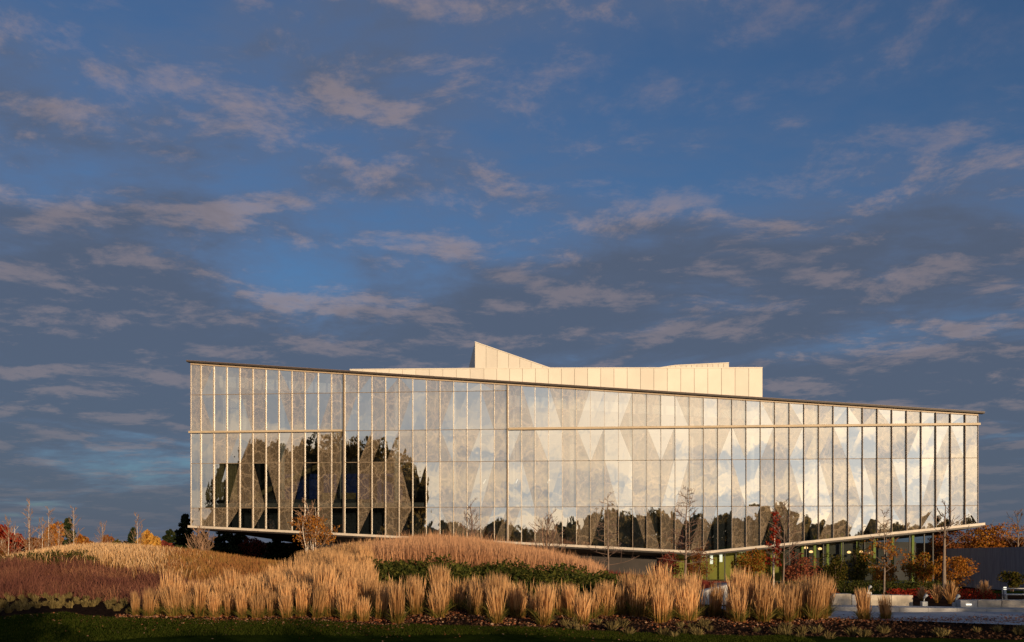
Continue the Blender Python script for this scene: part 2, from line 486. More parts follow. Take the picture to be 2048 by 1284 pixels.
for (za, sa, sb) in ((Z1, 0, S[24]), (Z3, 0, FL), (Z4, 0, FL), (Z2, S[12] + 0.1, S[24] - 0.2)):
    bar('transom', sa, sb, za - 0.03, za - 0.03, 0.06, -0.08, 0.035, M['joint'])
bar('floor_band', -0.12, S[12] - 0.19, Z2 - 0.11, Z2 - 0.11, 0.22, -0.05, 0.45, M['band'])
bar('floor_band', S[24] + 0.075, FL + 0.14, Z2 - 0.11, Z2 - 0.11, 0.23, -0.05, 0.45, M['band'])
bar('head_rail', 0, FL, z_roof(0) - 0.25, z_roof(FL) - 0.25, 0.20, -0.1, 0.16, M['fin'])
bar('roof_edge', -0.3, FL + 0.5, z_roof(-0.3) - 0.045, z_roof(FL + 0.5) - 0.045, 0.14, -0.2, 0.60, M['fascia'])
bar('roof_edge_lip', -0.3, FL + 0.5, z_roof(-0.3) + 0.098, z_roof(FL + 0.5) + 0.098, 0.045, -0.2, 0.64, M['lip'])
# bottom trim follows the folded lower edge
bar('bottom_trim', -0.15, SV, z_bot(0) - 0.24, ZBV - 0.24, 0.25, -0.2, 0.55, M['trim'])
bar('bottom_trim', SV, FL + 0.55, ZBV - 0.24, z_bot(FL + 0.55) - 0.24, 0.25, -0.2, 0.55, M['trim'])
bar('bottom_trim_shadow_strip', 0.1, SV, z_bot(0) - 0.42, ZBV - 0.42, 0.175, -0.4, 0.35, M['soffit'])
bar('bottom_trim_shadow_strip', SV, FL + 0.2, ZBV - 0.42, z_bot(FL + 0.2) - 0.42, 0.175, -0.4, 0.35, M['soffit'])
# soffit, roof and closing walls (the volume is 30 m deep)
DB = 30.0
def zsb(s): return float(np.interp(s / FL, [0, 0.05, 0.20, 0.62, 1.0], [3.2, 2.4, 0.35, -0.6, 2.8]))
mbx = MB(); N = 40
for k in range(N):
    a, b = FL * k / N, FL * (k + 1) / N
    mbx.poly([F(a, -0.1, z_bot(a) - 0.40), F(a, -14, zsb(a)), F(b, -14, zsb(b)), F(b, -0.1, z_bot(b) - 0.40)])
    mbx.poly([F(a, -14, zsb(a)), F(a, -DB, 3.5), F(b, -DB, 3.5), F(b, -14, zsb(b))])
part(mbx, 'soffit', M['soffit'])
mbx = MB()
mbx.poly([F(0, -0.2, z_roof(0) - 0.1), F(FL, -0.2, z_roof(FL) - 0.1), F(FL, -DB, z_roof(FL) - 0.5), F(0, -DB, z_roof(0) - 0.5)])
part(mbx, 'roof', M['int_wall'])
mbx = MB()
for s in (0.02, FL - 0.02):
    mbx.poly([F(s, -0.1, z_bot(s) - 0.4), F(s, -DB, 3.5), F(s, -DB, z_roof(s) - 0.5), F(s, -0.1, z_roof(s) - 0.1)])
mbx.poly([F(0, -DB, 3.5), F(FL, -DB, 3.5), F(FL, -DB, z_roof(FL) - 0.5), F(0, -DB, z_roof(0) - 0.5)])
part(mbx, 'closing_wall', M['int_wall'])
# interior seen through the glass
def slab(name, s0, s1, z0, z1, o0, o1, mat, zr=None):
    mbx = MB()
    t0, t1 = (z1, z1) if zr is None else zr
    mbx.hexa([F(s0, o1, z0), F(s1, o1, z0), F(s1, o0, z0), F(s0, o0, z0), F(s0, o1, t0), F(s1, o1, t1), F(s1, o0, t1), F(s0, o0, t0)])
    return part(mbx, name, mat)
slab('upper_floor', 0.1, FL - 0.1, Z2 - 0.6, Z2 - 0.02, -18, -0.25, M['int_wall'])
slab('lower_floor', 0.1, FL - 0.1, 5.9, 6.35, -18, -0.25, M['int_wall'])
mbx = MB()
for k in range(40):
    a, b = 0.2 + (FL - 0.4) * k / 40, 0.2 + (FL - 0.4) * (k + 1) / 40
    za, zb_ = [(z_bot(q) - 0.4) * 0.65 + zsb(q) * 0.35 + 0.02 for q in (a, b)]
    mbx.poly([F(a, -5.0, za), F(b, -5.0, zb_), F(b, -5.0, 5.9), F(a, -5.0, 5.9)])
part(mbx, 'lower_back_wall', M['int_slate'])
slab('upstand', S[3], S[14], 6.35, 6.75, -0.6, -0.3, M['int_slate'])
slab('back_wall', 0.1, FL - 0.1, 6.35, Z2 - 0.6, -12.4, -12.0, M['int_dark'])
slab('back_wall', 0.1, FL - 0.1, Z2, Z2 + 1, -16.4, -16.0, M['int_wall'], (z_roof(0) - 0.3, z_roof(FL) - 0.3))
slab('partition', S[1], S[3], Z2, 20.2, -6.2, -6.0, M['int_white'])
mbx = MB()
for (a, b) in ((2, 12), (24, 42)):
    for k in range(a, b):
        za, zb_ = z_roof(S[k]) - 1.1, z_roof(S[k + 1]) - 1.1
        mbx.hexa([F(S[k], -1.6, za - 1.3 + 0.02 * (k - a)), F(S[k + 1], -1.6, za - 1.28 + 0.02 * (k - a)), F(S[k + 1], -8, za - 1.2), F(S[k], -8, za - 1.2),
                  F(S[k], -1.6, za), F(S[k + 1], -1.6, zb_), F(S[k + 1], -8, zb_), F(S[k], -8, za)])
part(mbx, 'bulkhead', M['int_white'])
for k in range(1, 26, 2):
    s = FL * k / 26
    mbx = MB(); mbx.tube([F(s, -2.2, 6.4), F(s, -2.2, z_roof(s) - 0.4)], [0.28, 0.28], 8)
    part(mbx, 'column', M['int_white'], smooth=True)
slab('blue_wall', S[5], S[15], 6.35, 10.2, -9.6, -9.3, M['int_blue'])
slab('timber_wall', S[9] + 0.5, S[12], 6.35, 7.7, -5.2, -5.0, M['int_beam'])
def beam(a, za, b, zb_, out, w, h, mat):
    mbx = MB()
    mbx.hexa([F(a, out, za), F(b, out, zb_), F(b, out - w, zb_), F(a, out - w, za), F(a, out, za + h), F(b, out, zb_ + h), F(b, out - w, zb_ + h), F(a, out - w, za + h)])
    return part(mbx, 'stair_beam', mat)
beam(S[4], 6.6, S[10], 10.7, -2.6, 0.3, 0.55, M['int_beam'])
beam(S[16] - 0.6, 10.6, S[21], 6.8, -2.6, 0.3, 0.55, M['int_beam'])
mbx = MB()            # curtains: pleated sheet
NPL = 90
for k in range(NPL):
    sa, sb = S[0] + 0.3 + (S[4] - S[0] - 0.9) * k / NPL, S[0] + 0.3 + (S[4] - S[0] - 0.9) * (k + 1) / NPL
    oa, ob = -0.9 - 0.09 * math.sin(k * 1.25), -0.9 - 0.09 * math.sin((k + 1) * 1.25)
    mbx.poly([F(sa, oa, 6.75), F(sb, ob, 6.75), F(sb, ob, 10.9), F(sa, oa, 10.9)])
part(mbx, 'curtain', M['curtain'], smooth=True)
for pxl in (967, 1032, 1096):
    s = s_of(pxl)
    mbx = MB(); mbx.tube([F(s - 0.12, -1.0, 8.45), F(s + 0.12, -1.0, 8.9)], [0.05, 0.05], 6)
    part(mbx, 'ceiling_light', M['lamp_white'])

# rooftop volumes: every clad panel is its own piece, over a recessed backing
def clad(p0, p1, z0, tops, npan, name, offn=0.06):
    """wall from p0 to p1 (plan points, left to right), tops = function u -> z, split in npan panels"""
    p0 = Vector(p0); p1 = Vector(p1); dr = (p1 - p0); ln = dr.length; dr.normalize(); nn = Vector((dr.y, -dr.x, 0))
    mbx = MB()
    us = sorted(set([0.0, 1.0] + [k / 24 for k in range(25)]))
    for a, b in zip(us[:-1], us[1:]):
        A, B = p0 + dr * ln * a, p0 + dr * ln * b
        mbx.poly([A + Vector((0, 0, z0)), B + Vector((0, 0, z0)), B + Vector((0, 0, tops(b) - 0.05)), A + Vector((0, 0, tops(a) - 0.05))])
    wall = part(mbx, name + '_wall', M['panel_dark'])
    for k in range(npan):
        a, b = k / npan, (k + 1) / npan
        g = 0.022 / ln
        a0, b0 = a + g, b - g
        A, B = p0 + dr * ln * a0 + nn * offn, p0 + dr * ln * b0 + nn * offn
        A2, B2 = A - nn * offn * 0.9, B - nn * offn * 0.9
        mbx = MB()
        zA, zB = tops(a0), tops(b0)
        mbx.hexa([A + Vector((0, 0, z0)), B + Vector((0, 0, z0)), B2 + Vector((0, 0, z0)), A2 + Vector((0, 0, z0)),
                  A + Vector((0, 0, zA)), B + Vector((0, 0, zB)), B2 + Vector((0, 0, zB)), A2 + Vector((0, 0, zA))])
        part(mbx, 'panel', M['panel'], wall)
    # coping
    for a, b in zip(us[:-1], us[1:]):
        pass
    mbx = MB()
    for k in range(12):
        a, b = k / 12, (k + 1) / 12
        A, B = p0 + dr * ln * a, p0 + dr * ln * b
        za, zb_ = tops(a), tops(b)
        mbx.hexa([A + nn * 0.12 + Vector((0, 0, za + 0.004)), B + nn * 0.12 + Vector((0, 0, zb_ + 0.004)), B - nn * 0.3 + Vector((0, 0, zb_ + 0.004)), A - nn * 0.3 + Vector((0, 0, za + 0.004)),
                  A + nn * 0.12 + Vector((0, 0, za + 0.12)), B + nn * 0.12 + Vector((0, 0, zb_ + 0.12)), B - nn * 0.3 + Vector((0, 0, zb_ + 0.12)), A - nn * 0.3 + Vector((0, 0, za + 0.12))])
    part(mbx, 'coping', M['panel'], wall)
def plan(pxl, d): v = at(pxl, HOR, d); return Vector((v.x, v.y, 0))
PA, PB, PC = plan(700, 128.5), plan(968, 124.5), plan(1525, 119.8)
ztop = CAMZ + (HOR - 737.5) * 122 / FPX
clad(PB, PC, 15.0, lambda u: ztop + (0.42 - 0.74 * u), 21, 'penthouse')
clad(PA, PB, 19.0, lambda u: ztop + 0.42 + 0.55 * (1 - u), 10, 'penthouse_wing')
mbx = MB()
bk = Vector((2.0, 14.0, 0))
ztp = ztop - 0.6
PE = PC + bk; PD = PA + bk
mbx.poly([PA + Vector((0, 0, ztp)), PB + Vector((0, 0, ztp)), PC + Vector((0, 0, ztp)), PE + Vector((0, 0, ztp)), PD + Vector((0, 0, ztp))])
mbx.poly([PC + Vector((0, 0, 13)), PE + Vector((0, 0, 13)), PE + Vector((0, 0, ztp + 0.2)), PC + Vector((0, 0, ztp + 0.2))])
mbx.poly([PA + Vector((0, 0, 16)), PD + Vector((0, 0, 16)), PD + Vector((0, 0, ztp + 0.2)), PA + Vector((0, 0, ztp + 0.2))])
part(mbx, 'penthouse_roof', M['panel'])
W0, W1 = plan(950, 131.0), plan(1108, 129.0)
zw0 = CAMZ + (HOR - 683) * 131 / FPX; zw1 = CAMZ + (HOR - 738) * 129 / FPX
clad(W0, W1, 20.0, lambda u: zw0 + (zw1 - zw0) * u - 0.12, 7, 'skylight')
mbx = MB()
V3 = lambda p, z: Vector((p.x, p.y, z))
Wb = W0 + Vector((-1.6, 9, 0)); We = W1 + Vector((0, 9, 0))
mbx.poly([V3(W0, 20), V3(Wb, 20), V3(Wb, zw0 - 3.4), V3(W0, zw0 - 0.1)])
mbx.poly([V3(W0, zw0 - 0.15), V3(W1, zw1 - 0.15), V3(We, zw1 - 1.0), V3(Wb, zw0 - 3.4)])
mbx.poly([V3(W1, 20), V3(We, 20), V3(We, zw1 - 1), V3(W1, zw1 - 0.1)])
part(mbx, 'skylight_roof', M['panel'])
B0, B1 = plan(1299, 133.0), plan(1458, 130.5)
zt0 = CAMZ + (HOR - 738) * 133 / FPX; zt1 = CAMZ + (HOR - 726.5) * 131 / FPX
clad(B0, B1, 20.0, lambda u: float(np.interp(u, [0, 0.33, 1], [zt0, zt1 - 0.02, zt1 + 0.02])) - 0.12, 15, 'plant_box')
mbx = MB()
Bb = B1 + Vector((1, 8, 0)); Ba = B0 + Vector((1, 8, 0))
mbx.poly([V3(B1, 20), V3(Bb, 20), V3(Bb, zt1 - 0.15), V3(B1, zt1 - 0.15)])
Bm = B0.lerp(B1, 0.33); Bn = Ba.lerp(Bb, 0.33)
mbx.poly([V3(Bm, zt1 - 0.2), V3(B1, zt1 - 0.2), V3(Bb, zt1 - 0.2), V3(Bn, zt1 - 0.2)])
mbx.poly([V3(B0, zt0 - 0.2), V3(Bm, zt1 - 0.2), V3(Bn, zt1 - 0.2), V3(Ba, zt0 - 0.2)])
part(mbx, 'plant_box_roof', M['panel'])

# ground storey under the overhang
ZG = -2.35
sL = [s_of(p) for p in (1340, 1393, 1420, 1457, 1480, 1520, 1556, 1590, 1625, 1660, 1700, 1745, 1790, 1838, 1868, 1886)]
def zs(s): return z_bot(s) - 0.42
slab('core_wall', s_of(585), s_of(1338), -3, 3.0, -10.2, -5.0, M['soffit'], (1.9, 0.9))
for a, b in zip(sL[:-1], sL[1:]):
    mbx = MB()
    mbx.poly([F(a + .04, -3.2, ZG), F(b - .04, -3.2, ZG), F(b - .04, -3.2, zs(b) + 0.3), F(a + .04, -3.2, zs(a) + 0.3)])
    part(mbx, 'lobby_pane', M['lobby_glass'])
for a in sL:
    mbx = MB(); mbx.hexa([F(a - .05, -3.1, ZG), F(a + .05, -3.1, ZG), F(a + .05, -3.3, ZG), F(a - .05, -3.3, ZG),
                          F(a - .05, -3.1, zs(a) + .3), F(a + .05, -3.1, zs(a) + .3), F(a + .05, -3.3, zs(a) + .3), F(a - .05, -3.3, zs(a) + .3)])
    part(mbx, 'lobby_mullion', M['black'])
slab('lobby_back_wall', s_of(1335), s_of(1600), ZG, 0.9, -9.2, -9.0, M['lobby_wall'])
slab('lobby_back_wall', s_of(1600), s_of(1886), ZG, 2.0, -9.2, -9.0, M['int_dark'])
slab('lobby_floor', s_of(1335), s_of(1886), ZG - 0.3, ZG + 0.02, -9.0, -2.6, M['lobby_floor'])
for pxl in (1620, 1646, 1673, 1703, 1735, 1770, 1808, 1850):
    s = s_of(pxl)
    mbx = MB(); mbx.hexa([F(s - .13, -4.0, ZG), F(s + .13, -4.0, ZG), F(s + .13, -4.3, ZG), F(s - .13, -4.3, ZG),
                          F(s - .13, -4.0, zs(s) + .8), F(s + .13, -4.0, zs(s) + .8), F(s + .13, -4.3, zs(s) + .8), F(s - .13, -4.3, zs(s) + .8)])
    part(mbx, 'lime_post', M['lime'])
def pendant(pxl, py, dep, r):
    p = at(pxl, py, dep); mbx = MB()
    rings = [(0.3 * r, 0.8 * r), (0.85 * r, 0.45 * r), (r, 0.0), (0.7 * r, -0.35 * r), (0.2 * r, -0.45 * r)]
    mbx.tube([p + Vector((0, 0, z)) for _, z in rings], [q for q, _ in rings], 10)
    return part(mbx, 'pendant_lamp', M['lamp'], smooth=True)
for (pxl, py) in ((1612, 1096), (1640, 1098), (1622, 1104), (1698, 1105), (1722, 1104), (1742, 1106)):
    pendant(pxl, py, 110.5, 0.22)
for (pxl, py) in ((1423, 1118), (1442, 1114)):
    p = at(pxl, py, 111.5); mbx = MB(); mbx.box(p.x - .14, p.x + .14, p.y - .1, p.y + .1, p.z - .55, p.z + .55)
    part(mbx, 'lit_panel', M['lamp_white'])
for k, pxl in enumerate((1420, 1500, 1575)):          # the lit lobby ceiling lights
    ld = bpy.data.lights.new('lobby_light', 'POINT'); ld.energy = 18; ld.color = (1.0, 0.86, 0.45); ld.shadow_soft_size = 0.4
    lo = bpy.data.objects.new('lobby_light', ld); COL.objects.link(lo)
    s = s_of(pxl); p = F(s, -6, zs(s) - 0.3); lo.location = p

# grey retaining wall at the right end
rw = thing('retaining_wall', 'dark grey board-marked concrete wall at the right end of the building', 'wall', tuple(at(1893, 1190, 99)))
p0, p1 = at(1893, 1097, 103), at(2130, 1092, 72)
dr = Vector((p1.x - p0.x, p1.y - p0.y, 0)); ln = dr.length; dr.normalize(); nn = Vector((dr.y, -dr.x, 0))
NP_ = 11
for k in range(NP_):
    a, b = ln * k / NP_ + 0.012, ln * (k + 1) / NP_ - 0.012
    A, B = p0 + dr * a, p0 + dr * b
    zt0_, zt1_ = p0.z + (p1.z - p0.z) * a / ln, p0.z + (p1.z - p0.z) * b / ln
    jit = 0.01 * (k % 3)
    mbx = MB()
    mbx.hexa([V3(A + nn * jit, -3.6), V3(B + nn * jit, -3.6), V3(B - nn * .4, -3.6), V3(A - nn * .4, -3.6), V3(A + nn * jit, zt0_), V3(B + nn * jit, zt1_), V3(B - nn * .4, zt1_), V3(A - nn * .4, zt0_)])
    mbx.v = [tuple(Vector(v) - rw.location) for v in mbx.v]
    mbx.build('panel', M['concrete_dark'], rw)

# ------------------------------------------------------------------ plants
P = {}
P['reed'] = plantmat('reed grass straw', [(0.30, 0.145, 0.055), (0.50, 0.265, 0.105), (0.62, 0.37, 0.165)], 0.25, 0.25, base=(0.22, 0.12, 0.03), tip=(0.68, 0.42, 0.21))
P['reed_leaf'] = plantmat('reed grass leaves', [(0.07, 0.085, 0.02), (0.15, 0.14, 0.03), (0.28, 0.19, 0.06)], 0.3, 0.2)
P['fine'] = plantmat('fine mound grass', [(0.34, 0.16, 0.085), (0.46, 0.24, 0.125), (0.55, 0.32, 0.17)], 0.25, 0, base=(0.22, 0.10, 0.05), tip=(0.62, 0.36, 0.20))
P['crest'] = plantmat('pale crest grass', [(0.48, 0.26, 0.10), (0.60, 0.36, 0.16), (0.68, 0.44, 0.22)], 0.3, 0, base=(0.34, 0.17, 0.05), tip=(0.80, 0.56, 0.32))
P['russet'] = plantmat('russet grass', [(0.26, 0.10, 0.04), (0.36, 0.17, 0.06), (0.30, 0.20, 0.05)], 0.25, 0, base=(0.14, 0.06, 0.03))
P['purple'] = plantmat('purple brown brush', [(0.08, 0.03, 0.028), (0.15, 0.06, 0.045), (0.20, 0.085, 0.055), (0.34, 0.17, 0.09)], 0.15, 0)
P['maroon'] = plantmat('maroon ground cover', [(0.13, 0.02, 0.018), (0.20, 0.035, 0.025), (0.16, 0.07, 0.04)], 0.2, 0.15)
P['box'] = plantmat('dark evergreen leaves', [(0.022, 0.030, 0.008), (0.045, 0.052, 0.012), (0.09, 0.08, 0.018)], 0.12, 0.25)
P['sedum'] = plantmat('pale seed heads', [(0.06, 0.045, 0.02), (0.15, 0.115, 0.045), (0.26, 0.20, 0.085)], 0.2, 0.2)
P['conifer'] = plantmat('conifer needles', [(0.010, 0.018, 0.009), (0.022, 0.032, 0.014), (0.045, 0.045, 0.016)], 0.05, 0.2)
P['green'] = plantmat('olive leaves', [(0.03, 0.035, 0.008), (0.07, 0.065, 0.012), (0.13, 0.09, 0.02)], 0.25, 0.15)
P['orange'] = plantmat('orange autumn leaves', [(0.22, 0.075, 0.015), (0.36, 0.13, 0.022), (0.44, 0.22, 0.04)], 0.3, 0.12)
P['gold'] = plantmat('golden autumn leaves', [(0.34, 0.15, 0.03), (0.50, 0.26, 0.05), (0.58, 0.36, 0.09)], 0.3, 0.1)
P['rust'] = plantmat('rust autumn leaves', [(0.14, 0.045, 0.02), (0.24, 0.075, 0.025), (0.20, 0.11, 0.03)], 0.25, 0.15)
P['red'] = plantmat('red autumn leaves', [(0.16, 0.012, 0.010), (0.28, 0.025, 0.014), (0.34, 0.06, 0.02)], 0.3, 0.1)
P['pinkred'] = plantmat('faded red leaves', [(0.18, 0.045, 0.03), (0.28, 0.08, 0.045), (0.30, 0.14, 0.06)], 0.3, 0.1)
P['mixed'] = plantmat('mixed autumn leaves', [(0.24, 0.04, 0.015), (0.32, 0.13, 0.02), (0.10, 0.085, 0.015), (0.36, 0.20, 0.03)], 0.3, 0.1)
P['oak'] = plantmat('brown oak leaves', [(0.13, 0.105, 0.04), (0.24, 0.18, 0.07), (0.34, 0.24, 0.10)], 0.55, 0.1)
P['litter'] = plantmat('fallen leaves', [(0.10, 0.035, 0.018), (0.22, 0.07, 0.03), (0.30, 0.14, 0.07), (0.36, 0.24, 0.16)], 0.1, 0)
P['lawnblade'] = plantmat('lawn blades', [(0.020, 0.030, 0.004), (0.036, 0.050, 0.007), (0.06, 0.065, 0.012)], 0.25, 0)

def blades(base, height, width, lean, rg, curve=0.35, plume=0.0, patch=0.0):
    """ribbons: base (N,3), height (N,), width (N,), lean (N,2) sideways drift at the tip. 3 levels: foot, mid, tip"""
    n = len(base); an = rg.uniform(0, np.pi, n)
    wx, wy = np.cos(an), np.sin(an)
    lv = [(0.0, 1.0, 0.0), (0.6, 0.9 + plume, curve), (0.85, 0.65 + plume, 0.72), (1.0, 0.12, 1.0)]
    V = np.zeros((n, 8, 3)); H = np.zeros((n, 8))
    for k, (t, wf, lf) in enumerate(lv):
        cx = base[:, 0] + lean[:, 0] * lf; cy = base[:, 1] + lean[:, 1] * lf; cz = base[:, 2] + height * t
        hw = width * wf * 0.5
        for sgn, j in ((-1, 0), (1, 1)):
            V[:, 2 * k + j, 0] = cx + sgn * wx * hw; V[:, 2 * k + j, 1] = cy + sgn * wy * hw; V[:, 2 * k + j, 2] = cz
            H[:, 2 * k + j] = t
    tn = rg.uniform(0, 1, n)
    if patch:
        x_, y_ = base[:, 0], base[:, 1]
        pt = 0.5 + 0.5 * np.sin(x_ * 1.3 + 1.7 * np.sin(y_ * 0.7)) * np.sin(y_ * 1.1 + 1.3 * np.sin(x_ * 0.9 + 2))
        tn = tn * (1 - patch) + pt * patch
    tone = np.repeat(tn, 8)
    idx = (np.arange(n) * 8)[:, None]
    Fc = np.concatenate([idx + np.array([[2 * k, 2 * k + 1, 2 * k + 3, 2 * k + 2]]) for k in range(3)], 0)
    return V.reshape(-1, 3), Fc.tolist(), tone, H.reshape(-1)

def blade_mesh(name, mat, parent=None, **kw):
    V, Fc, tone, H = blades(**kw)
    return mesh_obj(name, V, Fc, mat, parent, attrs={'tone': tone, 'h': H})

def leaf_quads(c, size, rg, flat=0.0):
    """leaf sized quads at points c (N,3); a little folded outline by random aspect"""
    n = len(c)
    a = rg.normal(size=(n, 3)); a /= np.linalg.norm(a, axis=1)[:, None]
    b = rg.normal(size=(n, 3))
    if flat: a[:, 2] *= (1 - flat); b[:, 2] *= (1 - flat)
    b -= (a * b).sum(1)[:, None] * a / np.maximum((a * a).sum(1)[:, None], 1e-6); b /= np.linalg.norm(b, axis=1)[:, None]
    s = (size * rg.uniform(0.6, 1.35, n))[:, None]
    V = np.stack([c - a * s * 0.5, c + b * s * 0.32, c + a * s * 0.5, c - b * s * 0.32], 1)
    Fc = (np.arange(n)[:, None] * 4 + np.arange(4)[None]).tolist()
    return V.reshape(-1, 3), Fc, np.repeat(rg.uniform(0, 1, n), 4)

def leaf_mesh(name, mat, pts, size, rg, parent=None, flat=0.0):
    V, Fc, tone = leaf_quads(pts, size, rg, flat)
    return mesh_obj(name, V, Fc, mat, parent, attrs={'tone': tone})

def lumpy(n, rx, ry, rz, rg, lumps=9, shell=0.45, spread=0.75, lump_r=0.5):
    """points through an uneven crown built of leaf clumps"""
    cs = rg.normal(size=(lumps, 3)); cs /= np.linalg.norm(cs, axis=1)[:, None]
    cs *= rg.uniform(0.25, 1.0, lumps)[:, None] ** 0.6 * spread
    r = rg.uniform(0.55, 1.2, lumps) * lump_r
    k = rg.integers(0, lumps, n)
    u = rg.normal(size=(n, 3)); u /= np.linalg.norm(u, axis=1)[:, None]
    u *= (rg.uniform(0, 1, n) ** (1 / 3.0) * (1 - shell) + shell * rg.uniform(0.6, 1, n))[:, None]
    p = cs[k] + u * r[k][:, None]
    return p * np.array([rx, ry, rz])

def branches(mb, rg, base, height, spread, r0, levels=3, kids=(9, 5, 4), trunk_frac=1.0, rise=0.5, start=0.25, wiggle=0.03, sides=(6, 4, 3), tips=None, curve_up=0.3, len0=None, rmin=0.013):
    """tapering trunk with recursive limbs; returns twig end points"""
    base = Vector(base); tips = [] if tips is None else tips
    tr = MB()
    n = 7; pts = []; rad = []
    ox = oy = 0.0
    for i in range(n + 1):
        t = i / n
        ox += rg.normal() * wiggle * height / n; oy += rg.normal() * wiggle * height / n
        pts.append(base + Vector((ox, oy, height * trunk_frac * t))); rad.append(r0 * (1 - 0.88 * t) + 0.004)
    tr.tube(pts, rad, sides[0])
    def limb(p, dr, ln, r, lev):
        m = 4; q = [p]; rr = [r]; dcur = dr.copy()
        for i in range(m):
            dcur = (dcur + Vector((rg.normal() * .16, rg.normal() * .16, rg.normal() * .10 + curve_up * .14))).normalized()
            q.append(q[-1] + dcur * ln / m); rr.append(max(rmin, r * (1 - 0.8 * (i + 1) / m)))
        mb.tube(q, rr, sides[min(lev, len(sides) - 1)], cap=False)
        if lev < levels:
            for _ in range(kids[min(lev, len(kids) - 1)]):
                t = rg.uniform(0.25, 1.0); i = min(m - 1, int(t * m)); o = q[i].lerp(q[i + 1], t * m - i)
                v = Vector((rg.normal(), rg.normal(), rg.normal() * 0.6 + rise * 0.6)).normalized()
                nd_ = (dcur * 0.75 + v * 0.75).normalized()
                limb(o, nd_, ln * rg.uniform(0.35, 0.6), max(rmin, r * 0.45), lev + 1)
        else: tips.append(q[-1]); tips.append(q[2])
    for k in range(kids[0]):
        t = start + (1 - start) * (k + rg.uniform(0, 0.8)) / kids[0]
        t = min(t, 0.98); i = min(n - 1, int(t * n)); o = pts[i].lerp(pts[i + 1], t * n - i)
        an = k * 2.4 + rg.uniform(-0.4, 0.4)
        shape = (len0(t) if len0 else (1.0 - 0.75 * (t - start) / (1 - start)))
        limb(o, Vector((math.cos(an), math.sin(an), rise)).normalized(), spread * shape * rg.uniform(0.75, 1.15), r0 * 0.38 * (1 - 0.6 * t), 1)
    return tr, tips

def bare_tree(label, x, y, h, spread, r0, seed, mat_t, mat_b, group=None, leaves=None, name='bare_tree', cat='tree', zoff=0.0, stems=1, leafn=0, leafsize=0.12, leaf_zmax=1.0, **kw):
    rg = np.random.default_rng(seed)
    root = thing(name, label, cat, (x, y, Tz(x, y) + zoff - 0.05), 0, group)
    mb = MB(); tips = []; trunks = MB()
    for s in range(stems):
        off = (0, 0, 0) if stems == 1 else (rg.normal() * 0.18, rg.normal() * 0.18, 0)
        hh = h if stems == 1 else h * rg.uniform(0.75, 1.0)
        tr, tips = branches(mb, rg, off, hh, spread, r0, tips=tips, wiggle=kw.get('wiggle', 0.03) if stems == 1 else 0.14, **{k: v for k, v in kw.items() if k != 'wiggle'})
        if stems == 1: trunks = tr
        else:
            b = len(trunks.v); trunks.v += tr.v; trunks.f += [tuple(i + b for i in f) for f in tr.f]; trunks.m += tr.m
    trunks.build('trunk', mat_t, root, True)
    cr = mb.build('crown', mat_b, root)
    if leaves:
        tp = np.array([tuple(t) for t in tips]); tp = tp[tp[:, 2] < h * leaf_zmax]
        pick = tp[rg.integers(0, len(tp), leafn)] + rg.normal(size=(leafn, 3)) * 0.12 * spread * 0.5
        leaf_mesh('foliage', leaves, pick, leafsize, rg, root)
    return root

def leafy_shrub(label, x, y, w, h, mat, seed, name='shrub', cat='shrub', group=None, n=700, size=0.12, stems=5, zoff=0.0, lumps=10, cz=0.55, twig=None, dp=None):
    rg = np.random.default_rng(seed)
    root = thing(name, label, cat, (x, y, Tz(x, y) + zoff - 0.03), 0, group)
    p = lumpy(n, w / 2, (dp or w) / 2, h * (1 - cz) * 1.05, rg, lumps); p[:, 2] += h * cz
    p = p[p[:, 2] > 0.02]
    leaf_mesh('foliage', mat, p, size, rg, root)
    mb = MB()
    for k in range(stems):
        an = rg.uniform(0, 6.28); rr = w * 0.3 * rg.uniform(0.2, 1)
        top = Vector((math.cos(an) * rr, math.sin(an) * rr, h * rg.uniform(0.6, 0.92)))
        mid = Vector((top.x * 0.35, top.y * 0.35, h * 0.35))
        mb.tube([(rg.normal() * 0.04, rg.normal() * 0.04, 0), mid, top], [0.03 + h * 0.006, 0.02 + h * 0.003, 0.006], 4)
    mb.build('stems', twig or M['twig'], root)
    return root

def leafy_tree(label, x, y, h, w, mat, seed, name='tree', group=None, n=2600, size=0.4, trunk_h=0.28, r0=0.22, mat_t=None, lumps=16, zoff=0.0, lump_r=0.42):
    rg = np.random.default_rng(seed)
    root = thing(name, label, 'tree', (x, y, Tz(x, y) + zoff - 0.1), 0, group)
    mb = MB()
    tr, tips = branches(mb, rg, (0, 0, 0), h * 0.9, w * 0.42, r0, levels=2, kids=(9, 4), start=trunk_h)
    b = len(tr.v); tr.v += mb.v; tr.f += [tuple(i + b for i in f) for f in mb.f]
    tr.m = [0] * len(tr.f)
    tr.build('trunk', mat_t or M['bark'], root, True)
    p = lumpy(n, w / 2, w / 2, h * (1 - trunk_h) / 2, rg, lumps, lump_r=lump_r); p[:, 2] += h * (1 + trunk_h) / 2
    leaf_mesh('crown', mat, p, size, rg, root)
    return root

